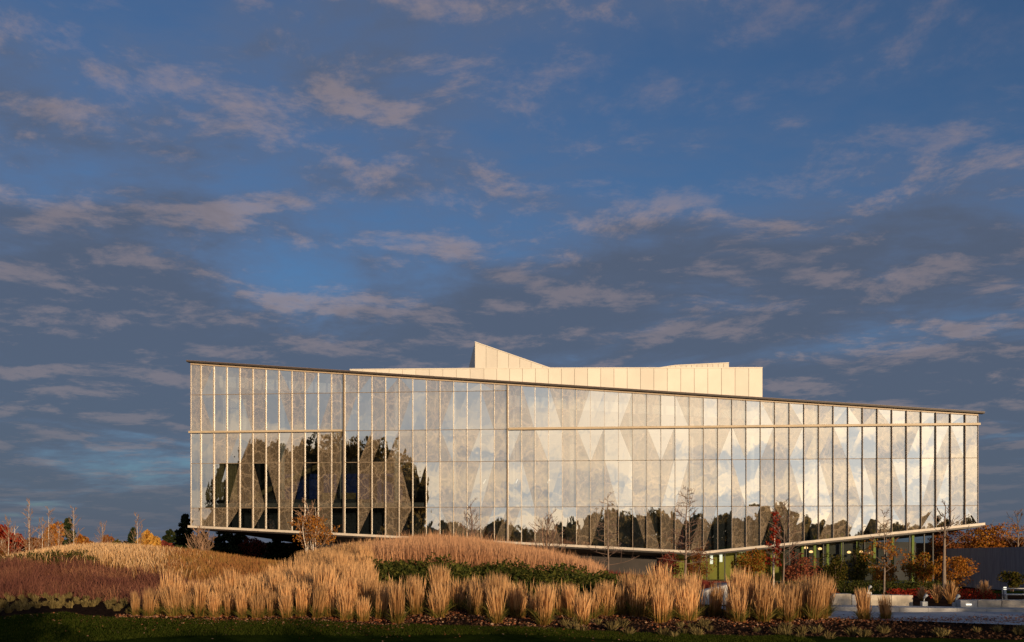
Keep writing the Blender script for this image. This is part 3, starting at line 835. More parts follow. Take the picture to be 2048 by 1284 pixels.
def conifer(label, x, y, h, w, seed, name='conifer', group=None, n=2200, size=0.35, zoff=0.0, mat=None):
    rg = np.random.default_rng(seed)
    root = thing(name, label, 'tree', (x, y, Tz(x, y) + zoff - 0.1), 0, group)
    mb = MB(); mb.tube([(0, 0, 0), (0, 0, h * 0.5), (0, 0, h)], [0.14, 0.09, 0.015], 6)
    mb.build('trunk', M['bark'], root, True)
    nb = 60; t = np.sort(rg.uniform(0.04, 1, nb)); an = rg.uniform(0, 6.28, nb); ln = (1 - t) ** 0.8 * w / 2 * rg.uniform(0.7, 1.15, nb) + 0.12
    k = rg.integers(0, nb, n); u = rg.uniform(0.05, 1, n) ** 0.7
    r = ln[k] * u
    p = np.stack([np.cos(an[k]) * r, np.sin(an[k]) * r, h * t[k] - r * 0.22 + 0.02], 1) + rg.normal(size=(n, 3)) * (0.05 + 0.05 * w * (1 - t[k]))[:, None]
    leaf_mesh('crown', mat or P['conifer'], p, size, rg, root)
    return root

# ---- feather reed grass clumps
rg = np.random.default_rng(11)
def reed_parts(seed, h=1.4, n=150):
    g = np.random.default_rng(seed)
    a = g.uniform(0, 6.28, n); r = 0.24 * np.sqrt(g.uniform(0, 1, n))
    base = np.stack([np.cos(a) * r, np.sin(a) * r, np.zeros(n)], 1)
    hh = h * (0.45 + 0.66 * g.beta(1.9, 1.35, n))
    out = g.uniform(0.0, 0.15, n) * (0.2 + r / 0.24)
    lean = np.stack([np.cos(a) * out, np.sin(a) * out], 1) * 0.8 + g.normal(size=(n, 2)) * 0.075
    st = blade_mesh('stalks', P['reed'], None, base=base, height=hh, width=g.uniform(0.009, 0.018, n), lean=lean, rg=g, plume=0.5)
    m = 110
    a = g.uniform(0, 6.28, m); r = 0.16 * np.sqrt(g.uniform(0, 1, m))
    base = np.stack([np.cos(a) * r, np.sin(a) * r, np.zeros(m)], 1)
    out = g.uniform(0.15, 0.55, m)
    lean = np.stack([np.cos(a) * out, np.sin(a) * out], 1)
    lf = blade_mesh('leaves', P['reed_leaf'], None, base=base, height=g.uniform(0.25, 0.6, m), width=g.uniform(0.014, 0.024, m), lean=lean, rg=g, curve=0.4)
    return st, lf
protos = [reed_parts(100 + k, h=1.22 + 0.09 * (k % 5), n=(150, 220, 180, 260)[k % 4]) for k in range(10)]
for st, lf in protos:
    for o in (st, lf): COL.objects.unlink(o)

front = [(272, 1238), (296, 1243), (322, 1240), (348, 1246), (376, 1246), (402, 1249), (430, 1252), (458, 1250), (486, 1256), (515, 1258), (545, 1257),
         (574, 1262), (604, 1262), (634, 1266), (664, 1264), (694, 1270), (726, 1272), (760, 1268), (796, 1274), (832, 1262), (877, 1265), (915, 1252), (950, 1258), (994, 1270), (1036, 1258),
         (1086, 1270), (1124, 1252), (1164, 1267), (1210, 1250), (1238, 1248), (1274, 1250), (1320, 1260), (1376, 1254), (1428, 1241), (1478, 1250), (1526, 1247), (1577, 1246), (1625, 1242), (1728, 1241), (1772, 1239)]
ORD = ['first', 'second', 'third', 'fourth', 'fifth', 'sixth', 'seventh', 'eighth', 'ninth', 'tenth', 'eleventh', 'twelfth', 'thirteenth', 'fourteenth', 'fifteenth', 'sixteenth', 'seventeenth', 'eighteenth', 'nineteenth', 'twentieth']
NC = 0; placed = []
def clump(x, y, label, group, sc, parts=True, rgx=rg):
    global NC
    st, lf = protos[int(rgx.integers(0, 10))]
    rot = float(rgx.uniform(0, 6.28)); z = Tz(x, y) - 0.01
    t = thing('reed_grass_clump', label, 'grass clump', (x, y, z), rot, group)
    t.scale = (sc * float(rgx.uniform(0.85, 1.35)), sc * float(rgx.uniform(0.85, 1.35)), sc)
    t.rotation_euler = (float(rgx.normal()) * 0.06, float(rgx.normal()) * 0.07, rot)
    share('stalks', st, t)
    if parts: share('leaves', lf, t)
    NC += 1; placed.append((x, y))
for k, (pxl, py) in enumerate(front):
    dpt = CAMZ * FPX / (py - HOR); x = (pxl - 1024) * dpt / FPX
    if k < 20: w = '%s reed grass clump from the left end of the front edge' % ORD[k]
    else: w = '%s reed grass clump from the right end of the front edge' % ORD[39 - k]
    clump(x, dpt, w, 'reed grass clumps along the front edge', float(rg.uniform(0.74, 1.05)) * (0.80 if pxl <= 745 else 0.86 if pxl < 1225 else 0.72 if pxl > 1650 else 1.0))
def zone_ok(pxl, y):
    if 285 < pxl < 745: return y < np.interp(pxl, [285, 400, 500, 600, 680, 745], [34.6, 35.4, 37, 40, 46, 51])
    if 745 <= pxl < 1245: return y < 33.4 + (1.5 if pxl > 1190 else 0)
    if 1245 <= pxl < 1655: return y < 37.5 - (0.8 if pxl > 1380 else 0) - (1.5 if 1390 < pxl < 1480 else 0)
    return False
GL = [('tan reed grass clump in the dense stand left of the evergreen shrubs', 'reed grass stand left of the evergreen shrubs'),
      ('tan reed grass clump just in front of the low evergreen shrubs', 'reed grass in front of the evergreen shrubs'),
      ('tan reed grass clump in the stand near the concrete planter', 'reed grass stand near the concrete planter')]
y = 30.6; far_reed = []
cands = []
while y < 54:
    x = -14.5
    while x < 13:
        xx = x + float(rg.uniform(-0.34, 0.34)); yy = y + float(rg.uniform(-0.36, 0.36))
        pxl = 1024 + xx * FPX / yy
        fr = np.interp(pxl, [f[0] for f in front], [CAMZ * FPX / (f[1] - HOR) for f in front])
        if yy > fr + 0.40:
            if zone_ok(pxl, yy): cands.append((yy, xx, pxl))
            elif 600 < pxl < 745 and yy < 54: far_reed.append((xx, yy))
        x += 0.70
    y += 0.70
cands.sort()
for yy, xx, pxl in cands:
    g = 0 if pxl < 745 else (1 if pxl < 1245 else 2)
    if g == 1 and rg.uniform() < 0.5: continue
    if NC < 296: clump(xx, yy, GL[g][0], GL[g][1], float(rg.uniform(0.66, 1.14)) * (0.84, 0.78, 0.95)[g], parts=yy < 36)
    else: far_reed.append((xx, yy))

def scatter(n, x0, x1, y0, y1, ok, rgx):
    x = rgx.uniform(x0, x1, n); y_ = rgx.uniform(y0, y1, n)
    m = ok(x, y_); x, y_ = x[m], y_[m]
    return np.stack([x, y_, T(x, y_) - 0.02], 1)
PXF = lambda x, y_: 1024 + x * FPX / y_

fx = rg.uniform(-14, 11, 60000); fy = rg.uniform(31, 52, 60000)
fp = PXF(fx, fy); ffr = np.interp(fp, [f[0] for f in front], [CAMZ * FPX / (f[1] - HOR) for f in front])
fm = (fy > ffr + 0.9) & (fp > 290) & (fp < 1640) & ((fp < 745) | (rg.uniform(0, 1, 60000) < np.where(fp < 1245, 0.15, 0.4))) & (fy < np.interp(fp, [285, 400, 500, 600, 680, 744, 746, 1230, 1250, 1380, 1640], [34.6, 35.4, 37, 40, 46, 51, 33.0, 33.6, 37, 36, 35.5]))
fx, fy = fx[fm], fy[fm]; n = len(fx)
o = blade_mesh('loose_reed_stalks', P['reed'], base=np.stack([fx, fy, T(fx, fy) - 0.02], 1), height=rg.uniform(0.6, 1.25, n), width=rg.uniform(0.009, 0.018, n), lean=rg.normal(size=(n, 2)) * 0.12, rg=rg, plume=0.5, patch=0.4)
tag(o, 'loose tan stalks filling the gaps between the reed grass clumps', 'grass', kind='stuff')
fb = np.array(far_reed)
if len(fb):
    rep = 90
    b = np.repeat(fb, rep, 0); n = len(b); a = rg.uniform(0, 6.28, n); r = 0.30 * np.sqrt(rg.uniform(0, 1, n))
    bx = b[:, 0] + np.cos(a) * r; by = b[:, 1] + np.sin(a) * r
    base = np.stack([bx, by, T(bx, by) - 0.02], 1)
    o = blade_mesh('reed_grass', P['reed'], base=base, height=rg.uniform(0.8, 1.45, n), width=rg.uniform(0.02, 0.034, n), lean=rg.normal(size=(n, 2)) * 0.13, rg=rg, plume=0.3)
    tag(o, 'far part of the tan reed grass stand climbing the mound', 'grass', kind='stuff')
# fine grass on the centre mound
base = scatter(120000, -10.5, 7.5, 43, 66, lambda x, y_: (PXF(x, y_) > 640) & (y_ > np.interp(PXF(x, y_), [640, 745, 1240], [52, 44.5, 47])) & (PXF(x, y_) < 1200 + 8 * np.sin(y_)) & (y_ < 66 - np.maximum(0, x) * 1.6), rg)
cl = 0.75 + 0.35 * np.sin(base[:, 0] * 2.1 + np.sin(base[:, 1] * 1.3) * 2) * np.sin(base[:, 1] * 1.7)
n = len(base)
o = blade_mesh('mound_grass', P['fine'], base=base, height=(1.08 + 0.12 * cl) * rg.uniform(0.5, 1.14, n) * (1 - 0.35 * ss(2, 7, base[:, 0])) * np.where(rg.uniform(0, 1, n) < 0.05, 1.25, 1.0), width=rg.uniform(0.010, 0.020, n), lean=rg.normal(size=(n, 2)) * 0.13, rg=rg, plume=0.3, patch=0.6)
tag(o, 'fine orange-tan grass covering the centre mound', 'grass', kind='stuff')
# pale grass on the crest of the left mound, russet grass to its right
base = scatter(90000, -38, -7, 46, 66, lambda x, y_: (PXF(x, y_) < 640) & (y_ + rg.normal(size=len(y_)) * 1.1 > np.interp(PXF(x, y_), [-60, 180, 300, 400, 640], [55, 53, 50, 47.5, 48.5])), rg)
pxv = PXF(base[:, 0], base[:, 1]); pale = (pxv + rg.normal(size=len(base)) * 40) < 330
for nm, mk, mt, lb in (('crest_grass', pale, P['crest'], 'pale golden grass along the crest of the left mound'), ('russet_grass', ~pale, P['russet'], 'russet grass between the two mounds')):
    b = base[mk]; n = len(b)
    o = blade_mesh(nm, mt, base=b, height=rg.uniform(0.45, 0.85, n), width=rg.uniform(0.018, 0.034, n), lean=rg.normal(size=(n, 2)) * 0.14, rg=rg, plume=0.25, patch=0.5)
    tag(o, lb, 'grass', kind='stuff')
# purple brown brush on the slope of the left mound
base = scatter(85000, -36, -7, 36, 57, lambda x, y_: (PXF(x, y_) < 720) & (y_ > np.interp(PXF(x, y_), [-100, 20, 150, 260, 285, 400, 500, 600, 720], [41.4, 41.6, 42.8, 40.6, 35.6, 36.2, 38, 41, 48])) & (y_ + rg.normal(size=len(y_)) * 1.0 < np.interp(PXF(x, y_), [-60, 180, 260, 400, 640], [52, 50.8, 49.5, 47.5, 49])), rg)
n = len(base); pat = 0.65 + 0.35 * np.sin(base[:, 0] * 1.9 + np.cos(base[:, 1] * 1.2) * 2.2)
o = blade_mesh('purple_brush', P['purple'], base=base, height=(0.16 + 0.56 * pat) * rg.uniform(0.5, 1.15, n), width=rg.uniform(0.014, 0.028, n), lean=rg.normal(size=(n, 2)) * 0.28, rg=rg, curve=0.5, patch=0.65)
tag(o, 'purple-brown twiggy brush covering the slope of the left mound', 'ground cover', kind='stuff')
# maroon planting between mound and trees on the right, in front of the dark core
base = scatter(30000, 2, 16, 50, 92, lambda x, y_: (PXF(x, y_) > 1180) & (PXF(x, y_) < 1480) & (y_ > 52), rg)
n = len(base)
o = blade_mesh('maroon_ground_cover', P['maroon'], base=base, height=rg.uniform(0.3, 0.8, n), width=rg.uniform(0.03, 0.06, n), lean=rg.normal(size=(n, 2)) * 0.25, rg=rg, curve=0.5)
tag(o, 'low maroon ground cover under the bare trees beside the building', 'ground cover', kind='stuff')

# evergreen cushion shrubs
def cushion_proto(seed, n=900):
    g = np.random.default_rng(seed)
    u = g.normal(size=(n, 3)); u /= np.linalg.norm(u, axis=1)[:, None]; u[:, 2] = np.abs(u[:, 2])
    lump = 1 + 0.16 * np.sin(u[:, 0] * 7 + seed) * np.sin(u[:, 1] * 6 + 2 * seed) + 0.1 * np.sin(u[:, 2] * 9)
    p = u * (lump * g.uniform(0.62, 1.05, n))[:, None] * np.array([0.62, 0.62, 0.62])
    o = leaf_mesh('foliage', P['box'], p, 0.085, g); COL.objects.unlink(o)
    mb = MB()
    for k in range(6):
        a = k * 1.05; mb.tube([(0, 0, 0), (math.cos(a) * .2, math.sin(a) * .2, .25), (math.cos(a) * .35, math.sin(a) * .35, .42)], [.02, .015, .006], 4)
    st = mb.build('stems', M['twig']); COL.objects.unlink(st)
    return o, st
cush = [cushion_proto(s) for s in (1, 2, 3, 4)]
def cushion(x, y_, sc, label, group):
    fo, st = cush[int(rg.integers(0, 4))]
    t = thing('evergreen_shrub', label, 'shrub', (x, y_, Tz(x, y_) - 0.03), float(rg.uniform(0, 6.28)), group)
    t.scale = (sc, sc, sc * float(rg.uniform(0.85, 1.1)))
    share('foliage', fo, t); share('stems', st, t)
k = 0
for row, (yy, x0, x1) in enumerate(((35.4, -3.6, 3.9), (36.6, -4.6, 4.4), (37.9, -5.2, 4.6), (39.3, -5.6, 4.9), (40.8, -5.8, 5.3), (42.4, -1.5, 5.8))):
    x = x0 + 0.4 * (row % 2)
    while x < x1:
        xx, y2 = x + float(rg.uniform(-.15, .15)), yy + float(rg.uniform(-.25, .25)) + 0.25 * max(0, x - 1)
        cushion(xx, y2, float(rg.uniform(1.15, 1.65)), 'low dark evergreen shrub below the centre mound, %s row, %s part of the band' % (('foremost', 'second', 'third', 'fourth', 'fifth', 'rearmost')[row], 'left' if x < -2.2 else 'middle' if x < 1.6 else 'right'), 'evergreen shrubs in front of the centre mound')
        x += 0.98
for pxl in (8, 34, 60, 84, 108, 132, 156, 176, -20):
    yy = float(np.interp(pxl, [-60, 180], [53.8, 51.9])) + float(rg.uniform(-.4, .4)); cushion((pxl - 1024) * yy / FPX, yy, float(rg.uniform(0.9, 1.25)), 'dark evergreen shrub in the row below the pale crest of the left mound', 'evergreen shrubs on the left mound')

# pale sedum tufts left
def tuft_proto(seed, mat, n=220, h=0.34, spread=0.30, w=0.02):
    g = np.random.default_rng(seed); a = g.uniform(0, 6.28, n); r = 0.08 * np.sqrt(g.uniform(0, 1, n))
    base = np.stack([np.cos(a) * r, np.sin(a) * r, np.zeros(n)], 1); out = g.uniform(0.02, 1, n) * spread
    o = blade_mesh('tuft', mat, base=base, height=h * (1 - 0.45 * (out / spread) ** 2) * g.uniform(0.7, 1.1, n), width=np.full(n, w), lean=np.stack([np.cos(a) * out, np.sin(a) * out], 1), rg=g, curve=0.45, plume=0.5)
    COL.objects.unlink(o); return o
sed = [tuft_proto(s, P['sedum'], n=110, h=0.24, spread=0.15, w=0.011) for s in (5, 6, 7)]
RW = ['nearest the lawn', 'second row up from the lawn', 'third row up from the lawn', 'fourth row up from the lawn', 'uppermost, against the purple brush']
for row in range(5):
    pxl = -10 + 9 * (row % 2)
    while pxl < 262:
        e = CAMZ * FPX / (np.interp(pxl, [-50, 0, 60, 190, 270], [1232, 1228, 1220, 1216, 1226]) - HOR)
        yy = e - 1.6 + row * 1.35 + float(rg.uniform(-.35, .35)); xx = (pxl - 1024) * yy / FPX + float(rg.uniform(-.12, .12))
        lim = np.interp(pxl, [-100, 20, 150, 260], [42.2, 42.4, 43.8, 41.5])
        if yy < lim + 0.3 and yy > lawn_edge(xx) + 0.35:
            o = share('sedum_tuft', sed[int(rg.integers(0, 3))], None, (xx, yy, Tz(xx, yy) - 0.01), float(rg.uniform(0, 6.28)), float(rg.uniform(0.85, 1.25)))
            tag(o, 'pale seed-headed tuft in the left bed, row ' + RW[row], 'plant', 'pale tufts in the left bed, row ' + RW[row])
        pxl += float(rg.uniform(18, 27))
# small yellow tufts in the mulch at the lower right
yt = [tuft_proto(s, P['sedum'], n=60, h=0.24, spread=0.20, w=0.013) for s in (15, 16)]
for k in range(46):
    pxl = float(rg.uniform(1090, 2060)); py = float(rg.uniform(1258, 1284)) - (8 if pxl > 1700 else 0)
    if 1640 < pxl and py < 1262: continue
    dpt = CAMZ * FPX / (py - HOR); xx = (pxl - 1024) * dpt / FPX
    if dpt > path_front(xx) - 0.3 and xx > 8: continue
    o = share('yellow_tuft', yt[k % 2], None, (xx, dpt, Tz(xx, dpt) - 0.01), float(rg.uniform(0, 6.28)), float(rg.uniform(0.8, 1.3)))
    tag(o, 'small yellowing tuft in the dark mulch, ' + ('below the reed stand near the planter' if pxl < 1450 else 'below the right end of the reed grass' if pxl < 1700 else 'in front of the grey path'), 'plant', 'yellow tufts in the lower right mulch')
# fallen leaves
n = 9000
pxl = rg.uniform(230, 2080, n); fy = np.interp(pxl, [f[0] for f in front], [CAMZ * FPX / (f[1] - HOR) for f in front])
yy = fy + rg.normal(size=n) * 0.9 - 0.4; xx = (pxl - 1024) * yy / FPX
m = yy > 26; xx, yy = xx[m], yy[m]
pts = np.stack([xx, yy, T(xx, yy) + 0.035], 1)
tag(leaf_mesh('leaf_litter', P['litter'], pts, 0.085, rg, flat=0.75), 'fallen red-brown leaves along the foot of the reed grass', 'leaves', kind='stuff')
n = 900
xx = rg.uniform(-18, 4, n); yy = np.array([lawn_edge(q) for q in xx]) - rg.exponential(1.6, n); pts = np.stack([xx, yy, T(xx, yy) + 0.045], 1)
tag(leaf_mesh('lawn_leaves', P['litter'], pts, 0.07, rg, flat=0.8), 'scattered pale fallen leaves on the shaded lawn', 'leaves', kind='stuff')
n = 60000
xx = rg.uniform(-22, 8, n); yy = 26 + (np.array([lawn_edge(q) for q in xx]) - 26) * rg.uniform(0, 1, n)
base = np.stack([xx, yy, T(xx, yy) + 0.01], 1)
tag(blade_mesh('lawn_grass', P['lawnblade'], base=base, height=rg.uniform(0.03, 0.075, n), width=rg.uniform(0.008, 0.016, n), lean=rg.normal(size=(n, 2)) * 0.025, rg=rg), 'short dark green grass of the foreground lawn', 'grass', kind='stuff')

n = 16000
yy = 26.5 + rg.uniform(0, 1, n) ** 1.3 * 13; xx = (rg.uniform(560, 2080, n) - 1024) * yy / FPX
m = (yy > np.interp(xx, LX, LY)) & ~((xx > 8) & (yy > np.interp(xx, [8, 12, 15, 40], [36.5, 34.5, 32.6, 29.5])))
xx, yy = xx[m], yy[m]; pts = np.stack([xx, yy, T(xx, yy) + 0.02], 1)
P['chips'] = plantmat('bark chips', [(0.012, 0.008, 0.006), (0.04, 0.022, 0.014), (0.09, 0.045, 0.028)], 0.0, 0)
tag(leaf_mesh('bark_chips', P['chips'], pts, 0.10, rg, flat=0.5), 'dark bark chips on the planting bed', 'mulch', kind='stuff')

# ---- trees and shrubs in front of the building
def gx(pxl, dpt): return (pxl - 1024) * dpt / FPX
def hgt(py, dpt, x): return CAMZ + (HOR - py) * dpt / FPX - Tz(x, dpt)
def place(pxl, py, dpt): x = gx(pxl, dpt); return x, dpt, hgt(py, dpt, x)
x, y_, h = place(1218, 985, 72)
bare_tree('slim bare tree with level branches left of the taller one by the lobby', x, y_, h, 1.9, 0.075, 21, M['bark_mid'], M['twig'], kids=(30, 4, 3), levels=2, rise=0.12, start=0.22, name='bare_tree', group='bare trees in front of the facade', len0=lambda t: 0.95 - 0.75 * t if t > .35 else 1.1)
x, y_, h = place(1372, 975, 60)
bare_tree('tall bare tree with dark twigs left of the lit lobby', x, y_, h, 1.7, 0.085, 22, M['bark_mid'], M['twig'], kids=(34, 5, 3), levels=2, rise=0.25, start=0.26, group='bare trees in front of the facade', leaves=P['rust'], leafn=160, leafsize=0.07, leaf_zmax=0.6)
x, y_, h = place(945, 990, 68)
bare_tree('bare multi-stemmed small tree rising behind the mound, left one of two', x, y_, h, 1.5, 0.05, 23, M['twig'], M['twig'], stems=4, kids=(9, 4, 3), levels=2, rise=0.9, start=0.2, group='bare trees behind the mound')
x, y_, h = place(1092, 1022, 66)
bare_tree('bare vase-shaped small tree rising behind the mound, right one of two', x, y_, h, 1.6, 0.05, 24, M['twig_tan'], M['twig'], stems=5, kids=(9, 4, 3), levels=2, rise=0.9, start=0.25, group='bare trees behind the mound')
x, y_, h = place(1547, 1018, 66)
rt = bare_tree('narrow upright tree full of dark red leaves', x, y_, h, 0.8, 0.06, 25, M['bark_pale'], M['twig'], name='red_columnar_tree', kids=(26, 4, 3), levels=2, rise=0.9, start=0.24, leaves=P['red'], leafn=1500, leafsize=0.13)
x, y_, h = place(1567, 1000, 62)
bare_tree('bare grey tree just right of the narrow red tree', x, y_, h, 1.5, 0.06, 26, M['bark_mid'], M['twig'], kids=(24, 5, 3), levels=2, rise=0.5, start=0.3, group='bare trees in front of the facade')
x, y_, h = place(1767, 1022, 58)
bare_tree('young tree bare at the top with orange leaves below', x, y_, h, 1.3, 0.06, 27, M['bark'], M['twig'], name='orange_leaved_tree', kids=(22, 4, 3), levels=2, rise=0.6, start=0.25, leaves=P['orange'], leafn=650, leafsize=0.12, leaf_zmax=0.66, group='bare trees in front of the facade')
x, y_, h = place(1889, 1008, 50)
bare_tree('sparse grey-trunked tree at the right end of the facade', x, y_, h, 1.25, 0.11, 28, M['bark'], M['twig'], kids=(13, 3, 2), levels=2, rise=0.9, start=0.55, wiggle=0.02, group='bare trees in front of the facade')
x, y_, h = place(628, 1004, 60)
bare_tree('small multi-stemmed tree with orange leaves between the two mounds', x, y_, h, 1.7, 0.045, 29, M['bark_pale'], M['twig_tan'], name='orange_shrub_tree', stems=5, kids=(10, 4, 3), levels=2, rise=1.0, start=0.25, leaves=P['orange'], leafn=2000, leafsize=0.12, leaf_zmax=0.8)
x, y_, h = place(396, 1052, 66)
bare_tree('bare vase-shaped shrub under the left corner of the building', x, y_, h, 1.3, 0.035, 30, M['twig_tan'], M['twig_tan'], name='bare_shrub', cat='shrub', stems=9, kids=(8, 4, 3), levels=2, rise=1.2, start=0.15)

SH = [  # label, px, top py, depth, width px, material, n, size
 ('large bushy shrub turning yellow-green in front of the lit lobby glass', 1500, 1086, 74, 84, P['mixed'], 1500, 0.13),
 ('faded red spreading shrub right of the narrow red tree', 1600, 1106, 72, 66, P['pinkred'], 1000, 0.12),
 ('dark olive rounded shrub right of the faded red shrub', 1672, 1102, 78, 56, P['green'], 1200, 0.13),
 ('tall olive shrub beside the orange-leaved young tree', 1722, 1086, 80, 58, P['green'], 1200, 0.13),
 ('orange and yellow shrub right of the orange-leaved young tree', 1838, 1104, 74, 74, P['mixed'], 1200, 0.13),
 ('orange-red shrub behind the sparse grey-trunked tree', 1912, 1108, 70, 80, P['orange'], 1200, 0.12),
 ('low orange shrub behind the orange-leaved young tree', 1774, 1128, 76, 50, P['orange'], 700, 0.12),
 ('small olive-yellow shrub against the grey retaining wall', 2024, 1140, 66, 44, P['green'], 700, 0.12),
 ('rust shrub at the left end of the lobby glass', 1392, 1092, 88, 60, P['rust'], 800, 0.12),
 ('dark red shrub in the shade under the building left of the lobby', 1338, 1100, 90, 56, P['maroon'], 700, 0.13),
]
for k, (lb, pxl, py, dpt, wpx, mt, n, sz) in enumerate(SH):
    x, y_, h = place(pxl, py, dpt)
    leafy_shrub(lb, x, y_, 1.15 * wpx * dpt / FPX, h, mt, 300 + k, n=int(n * 2.4), size=sz * 1.15, lumps=14, group='autumn shrubs in the right garden')
# low red hedging and clipped green hedge in the right garden
for lb, nm, p0_, p1_, py, dpt, mt, h in (('low bright red ground-cover shrub behind the left seat wall', 'low_shrub', 1778, 1850, 1176, 50, P['red'], 0.45),
                                ('low red ground-cover shrub left of the tall fountain grasses at right', 'low_shrub', 1912, 1985, 1176, 48, P['red'], 0.55),
                                ('dark green clipped hedge below the olive shrubs', 'hedge', 1560, 1900, 1160, 68, P['box'], 0.8),
                                ('low brown-red shrub behind the left end of the seat wall', 'low_shrub', 1640, 1672, 1178, 52, P['rust'], 0.4)):
    x0, x1 = gx(p0_, dpt), gx(p1_, dpt); xm = (x0 + x1) / 2
    rgx = np.random.default_rng(int(p0_)); n = int(500 * (x1 - x0))
    t = thing(nm, lb, 'hedge' if nm == 'hedge' else 'shrub', (xm, dpt, Tz(xm, dpt) - 0.02))
    ptx = np.stack([rgx.uniform(x0 - xm, x1 - xm, n), rgx.normal(size=n) * 0.4, h * rgx.uniform(0.05, 1, n) ** 0.6 * (0.85 + 0.2 * np.sin(np.arange(n) * 0.0 + rgx.uniform(0, 6, n)))], 1)
    leaf_mesh('foliage', mt, ptx, 0.10, rgx, t)
    mb = MB()
    for k in range(int((x1 - x0) / 0.4)): q = x0 - xm + 0.4 * k; mb.tube([(q, 0, 0), (q + .05, 0.05, h * .7)], [.015, .006], 4)
    mb.build('stems', M['twig'], t)
# fountain grasses at the right
ft = [tuft_proto(s, P['reed'], n=200, h=1.0, spread=0.45, w=0.02) for s in (41, 42)]
for lb, pxl, dpt, sc in (('pale arching fountain grass left of the grey-trunked tree', 1874, 45, 0.85), ('pale arching fountain grass right of the grey-trunked tree', 1900, 44.5, 1.0), ('pale feathery grass in front of the retaining wall', 1968, 48, 0.95), ('thin tan grass left of the fountain grasses', 1845, 46, 0.7)):
    x = gx(pxl, dpt); o = share('fountain_grass', ft[int(pxl) % 2], None, (x, dpt, Tz(x, dpt) - 0.01), 0, sc); tag(o, lb, 'grass clump')

# ---- background trees, left
BG = [('dense bright red tree at the far left edge', 30, 1040, 98, 66, 'red', 'tree'),
      ('russet leafy tree right of the red tree', 78, 1058, 100, 40, 'rust', 'tree'),
      ('thin orange-leaved tree left of the dark conifer', 102, 1034, 96, 36, 'orange', 'tree'),
      ('rust shrub-like tree below the thin bare poplar tops', 212, 1064, 104, 26, 'rust', 'tree'),
      ('olive rounded tree left of the golden tree', 236, 1071, 100, 36, 'green', 'tree'),
      ('golden-leaved rounded tree left of the building', 296, 1052, 92, 40, 'gold', 'tree'),
      ('russet low tree at the far left edge under the red tree', 2, 1070, 92, 44, 'rust', 'tree'),
      ('small orange tree right of the dark conifer', 160, 1066, 98, 40, 'orange', 'tree'),
      ('broad rust tree behind the two tallest pale bare trees', 60, 1074, 112, 70, 'rust', 'tree'),
      ('broad orange-rust tree right of the dark conifer among bare trees', 176, 1078, 112, 60, 'rust', 'tree'),
      ('low orange tree directly left of the golden tree', 250, 1080, 108, 46, 'orange', 'tree'),
      ('low dark red tree right of the golden tree', 322, 1082, 104, 40, 'maroon', 'tree'),
      ('dark red tree under the overhang left of centre', 506, 1066, 140, 36, 'maroon', 'tree'),
      ('orange broad tree behind the grey wall at far right', 1966, 1036, 128, 120, 'orange', 'tree'),
      ('rust tree directly right of the building end', 1906, 1052, 126, 70, 'rust', 'tree'),
      ('rust tree at the right edge behind the grey wall', 2040, 1066, 124, 70, 'rust', 'tree')]
for k, (lb, pxl, py, dpt, wpx, mk, nm) in enumerate(BG):
    x, y_, h = place(pxl, py, dpt)
    leafy_tree(lb, x, y_, h, 1.45 * wpx * dpt / FPX, P[mk], 500 + k, name='autumn_tree', n=3600 if wpx < 60 else 5200, size=0.30, trunk_h=0.12, r0=0.12, lumps=14, mat_t=M['bark_pale'] if k < 12 else None, group='background autumn trees')
CF = [('dark conifer among the orange trees left of the building', 136, 1036, 100, 46), ('narrow dark conifer beside the golden tree', 266, 1056, 96, 20),
      ('tall dark conifer touching the left corner of the building', 372, 1026, 128, 74), ('dark conifer left of the tall corner conifer', 340, 1058, 124, 60),
      ('dark conifer under the left overhang', 448, 1050, 138, 90), ('dark conifer right of the red tree under the overhang', 556, 1066, 140, 80), ('low dark conifer behind the bare shrub', 408, 1062, 130, 70), ('dark conifer furthest right under the overhang', 596, 1074, 142, 70), ('dark conifer left of the red tree under the overhang', 480, 1060, 144, 80)]
for k, (lb, pxl, py, dpt, wpx) in enumerate(CF):
    x, y_, h = place(pxl, py, dpt); conifer(lb, x, y_, h, 1.25 * wpx * dpt / FPX, 600 + k, size=0.42, n=3600, group='dark conifers behind the left mound')
BT = [('tallest thin pale bare tree at left with upswept twigs', 57, 1004, 84, 0.9), ('pale bare tree in front of the bright red tree', 16, 1044, 80, 1.1), ('thin pale bare tree left of the dark conifer', 96, 1016, 84, 0.8),
      ('thin bare tree right of the dark conifer top', 147, 1014, 86, 0.8), ('thin bare tree rising above the golden tree', 275, 1030, 84, 0.8), ('short pale bare tree between the tall ones at left', 84, 1048, 78, 0.9),
      ('wispy bare tree left of the olive tree', 204, 1048, 92, 0.9), ('short pale bare tree in front of the orange trees', 118, 1056, 78, 0.8)]
for k, (lb, pxl, py, dpt, sp) in enumerate(BT):
    x, y_, h = place(pxl, py, dpt)
    bare_tree(lb, x, y_, h, sp * 2.0, 0.042, 700 + k, M['bark_pale'], M['twig_tan'], kids=(18, 6, 3), levels=2, rise=1.5, start=0.2, rmin=0.013, name='pale_bare_tree', group='pale bare trees on the left skyline')
x, y_, h = place(2036, 1022, 118)
bare_tree('grey bare tree at the right edge against the sky', x, y_, h, 3.0, 0.13, 720, M['bark'], M['twig'], kids=(14, 5, 4), levels=2, rise=0.9, start=0.3, rmin=0.025, group='bare trees in front of the facade')

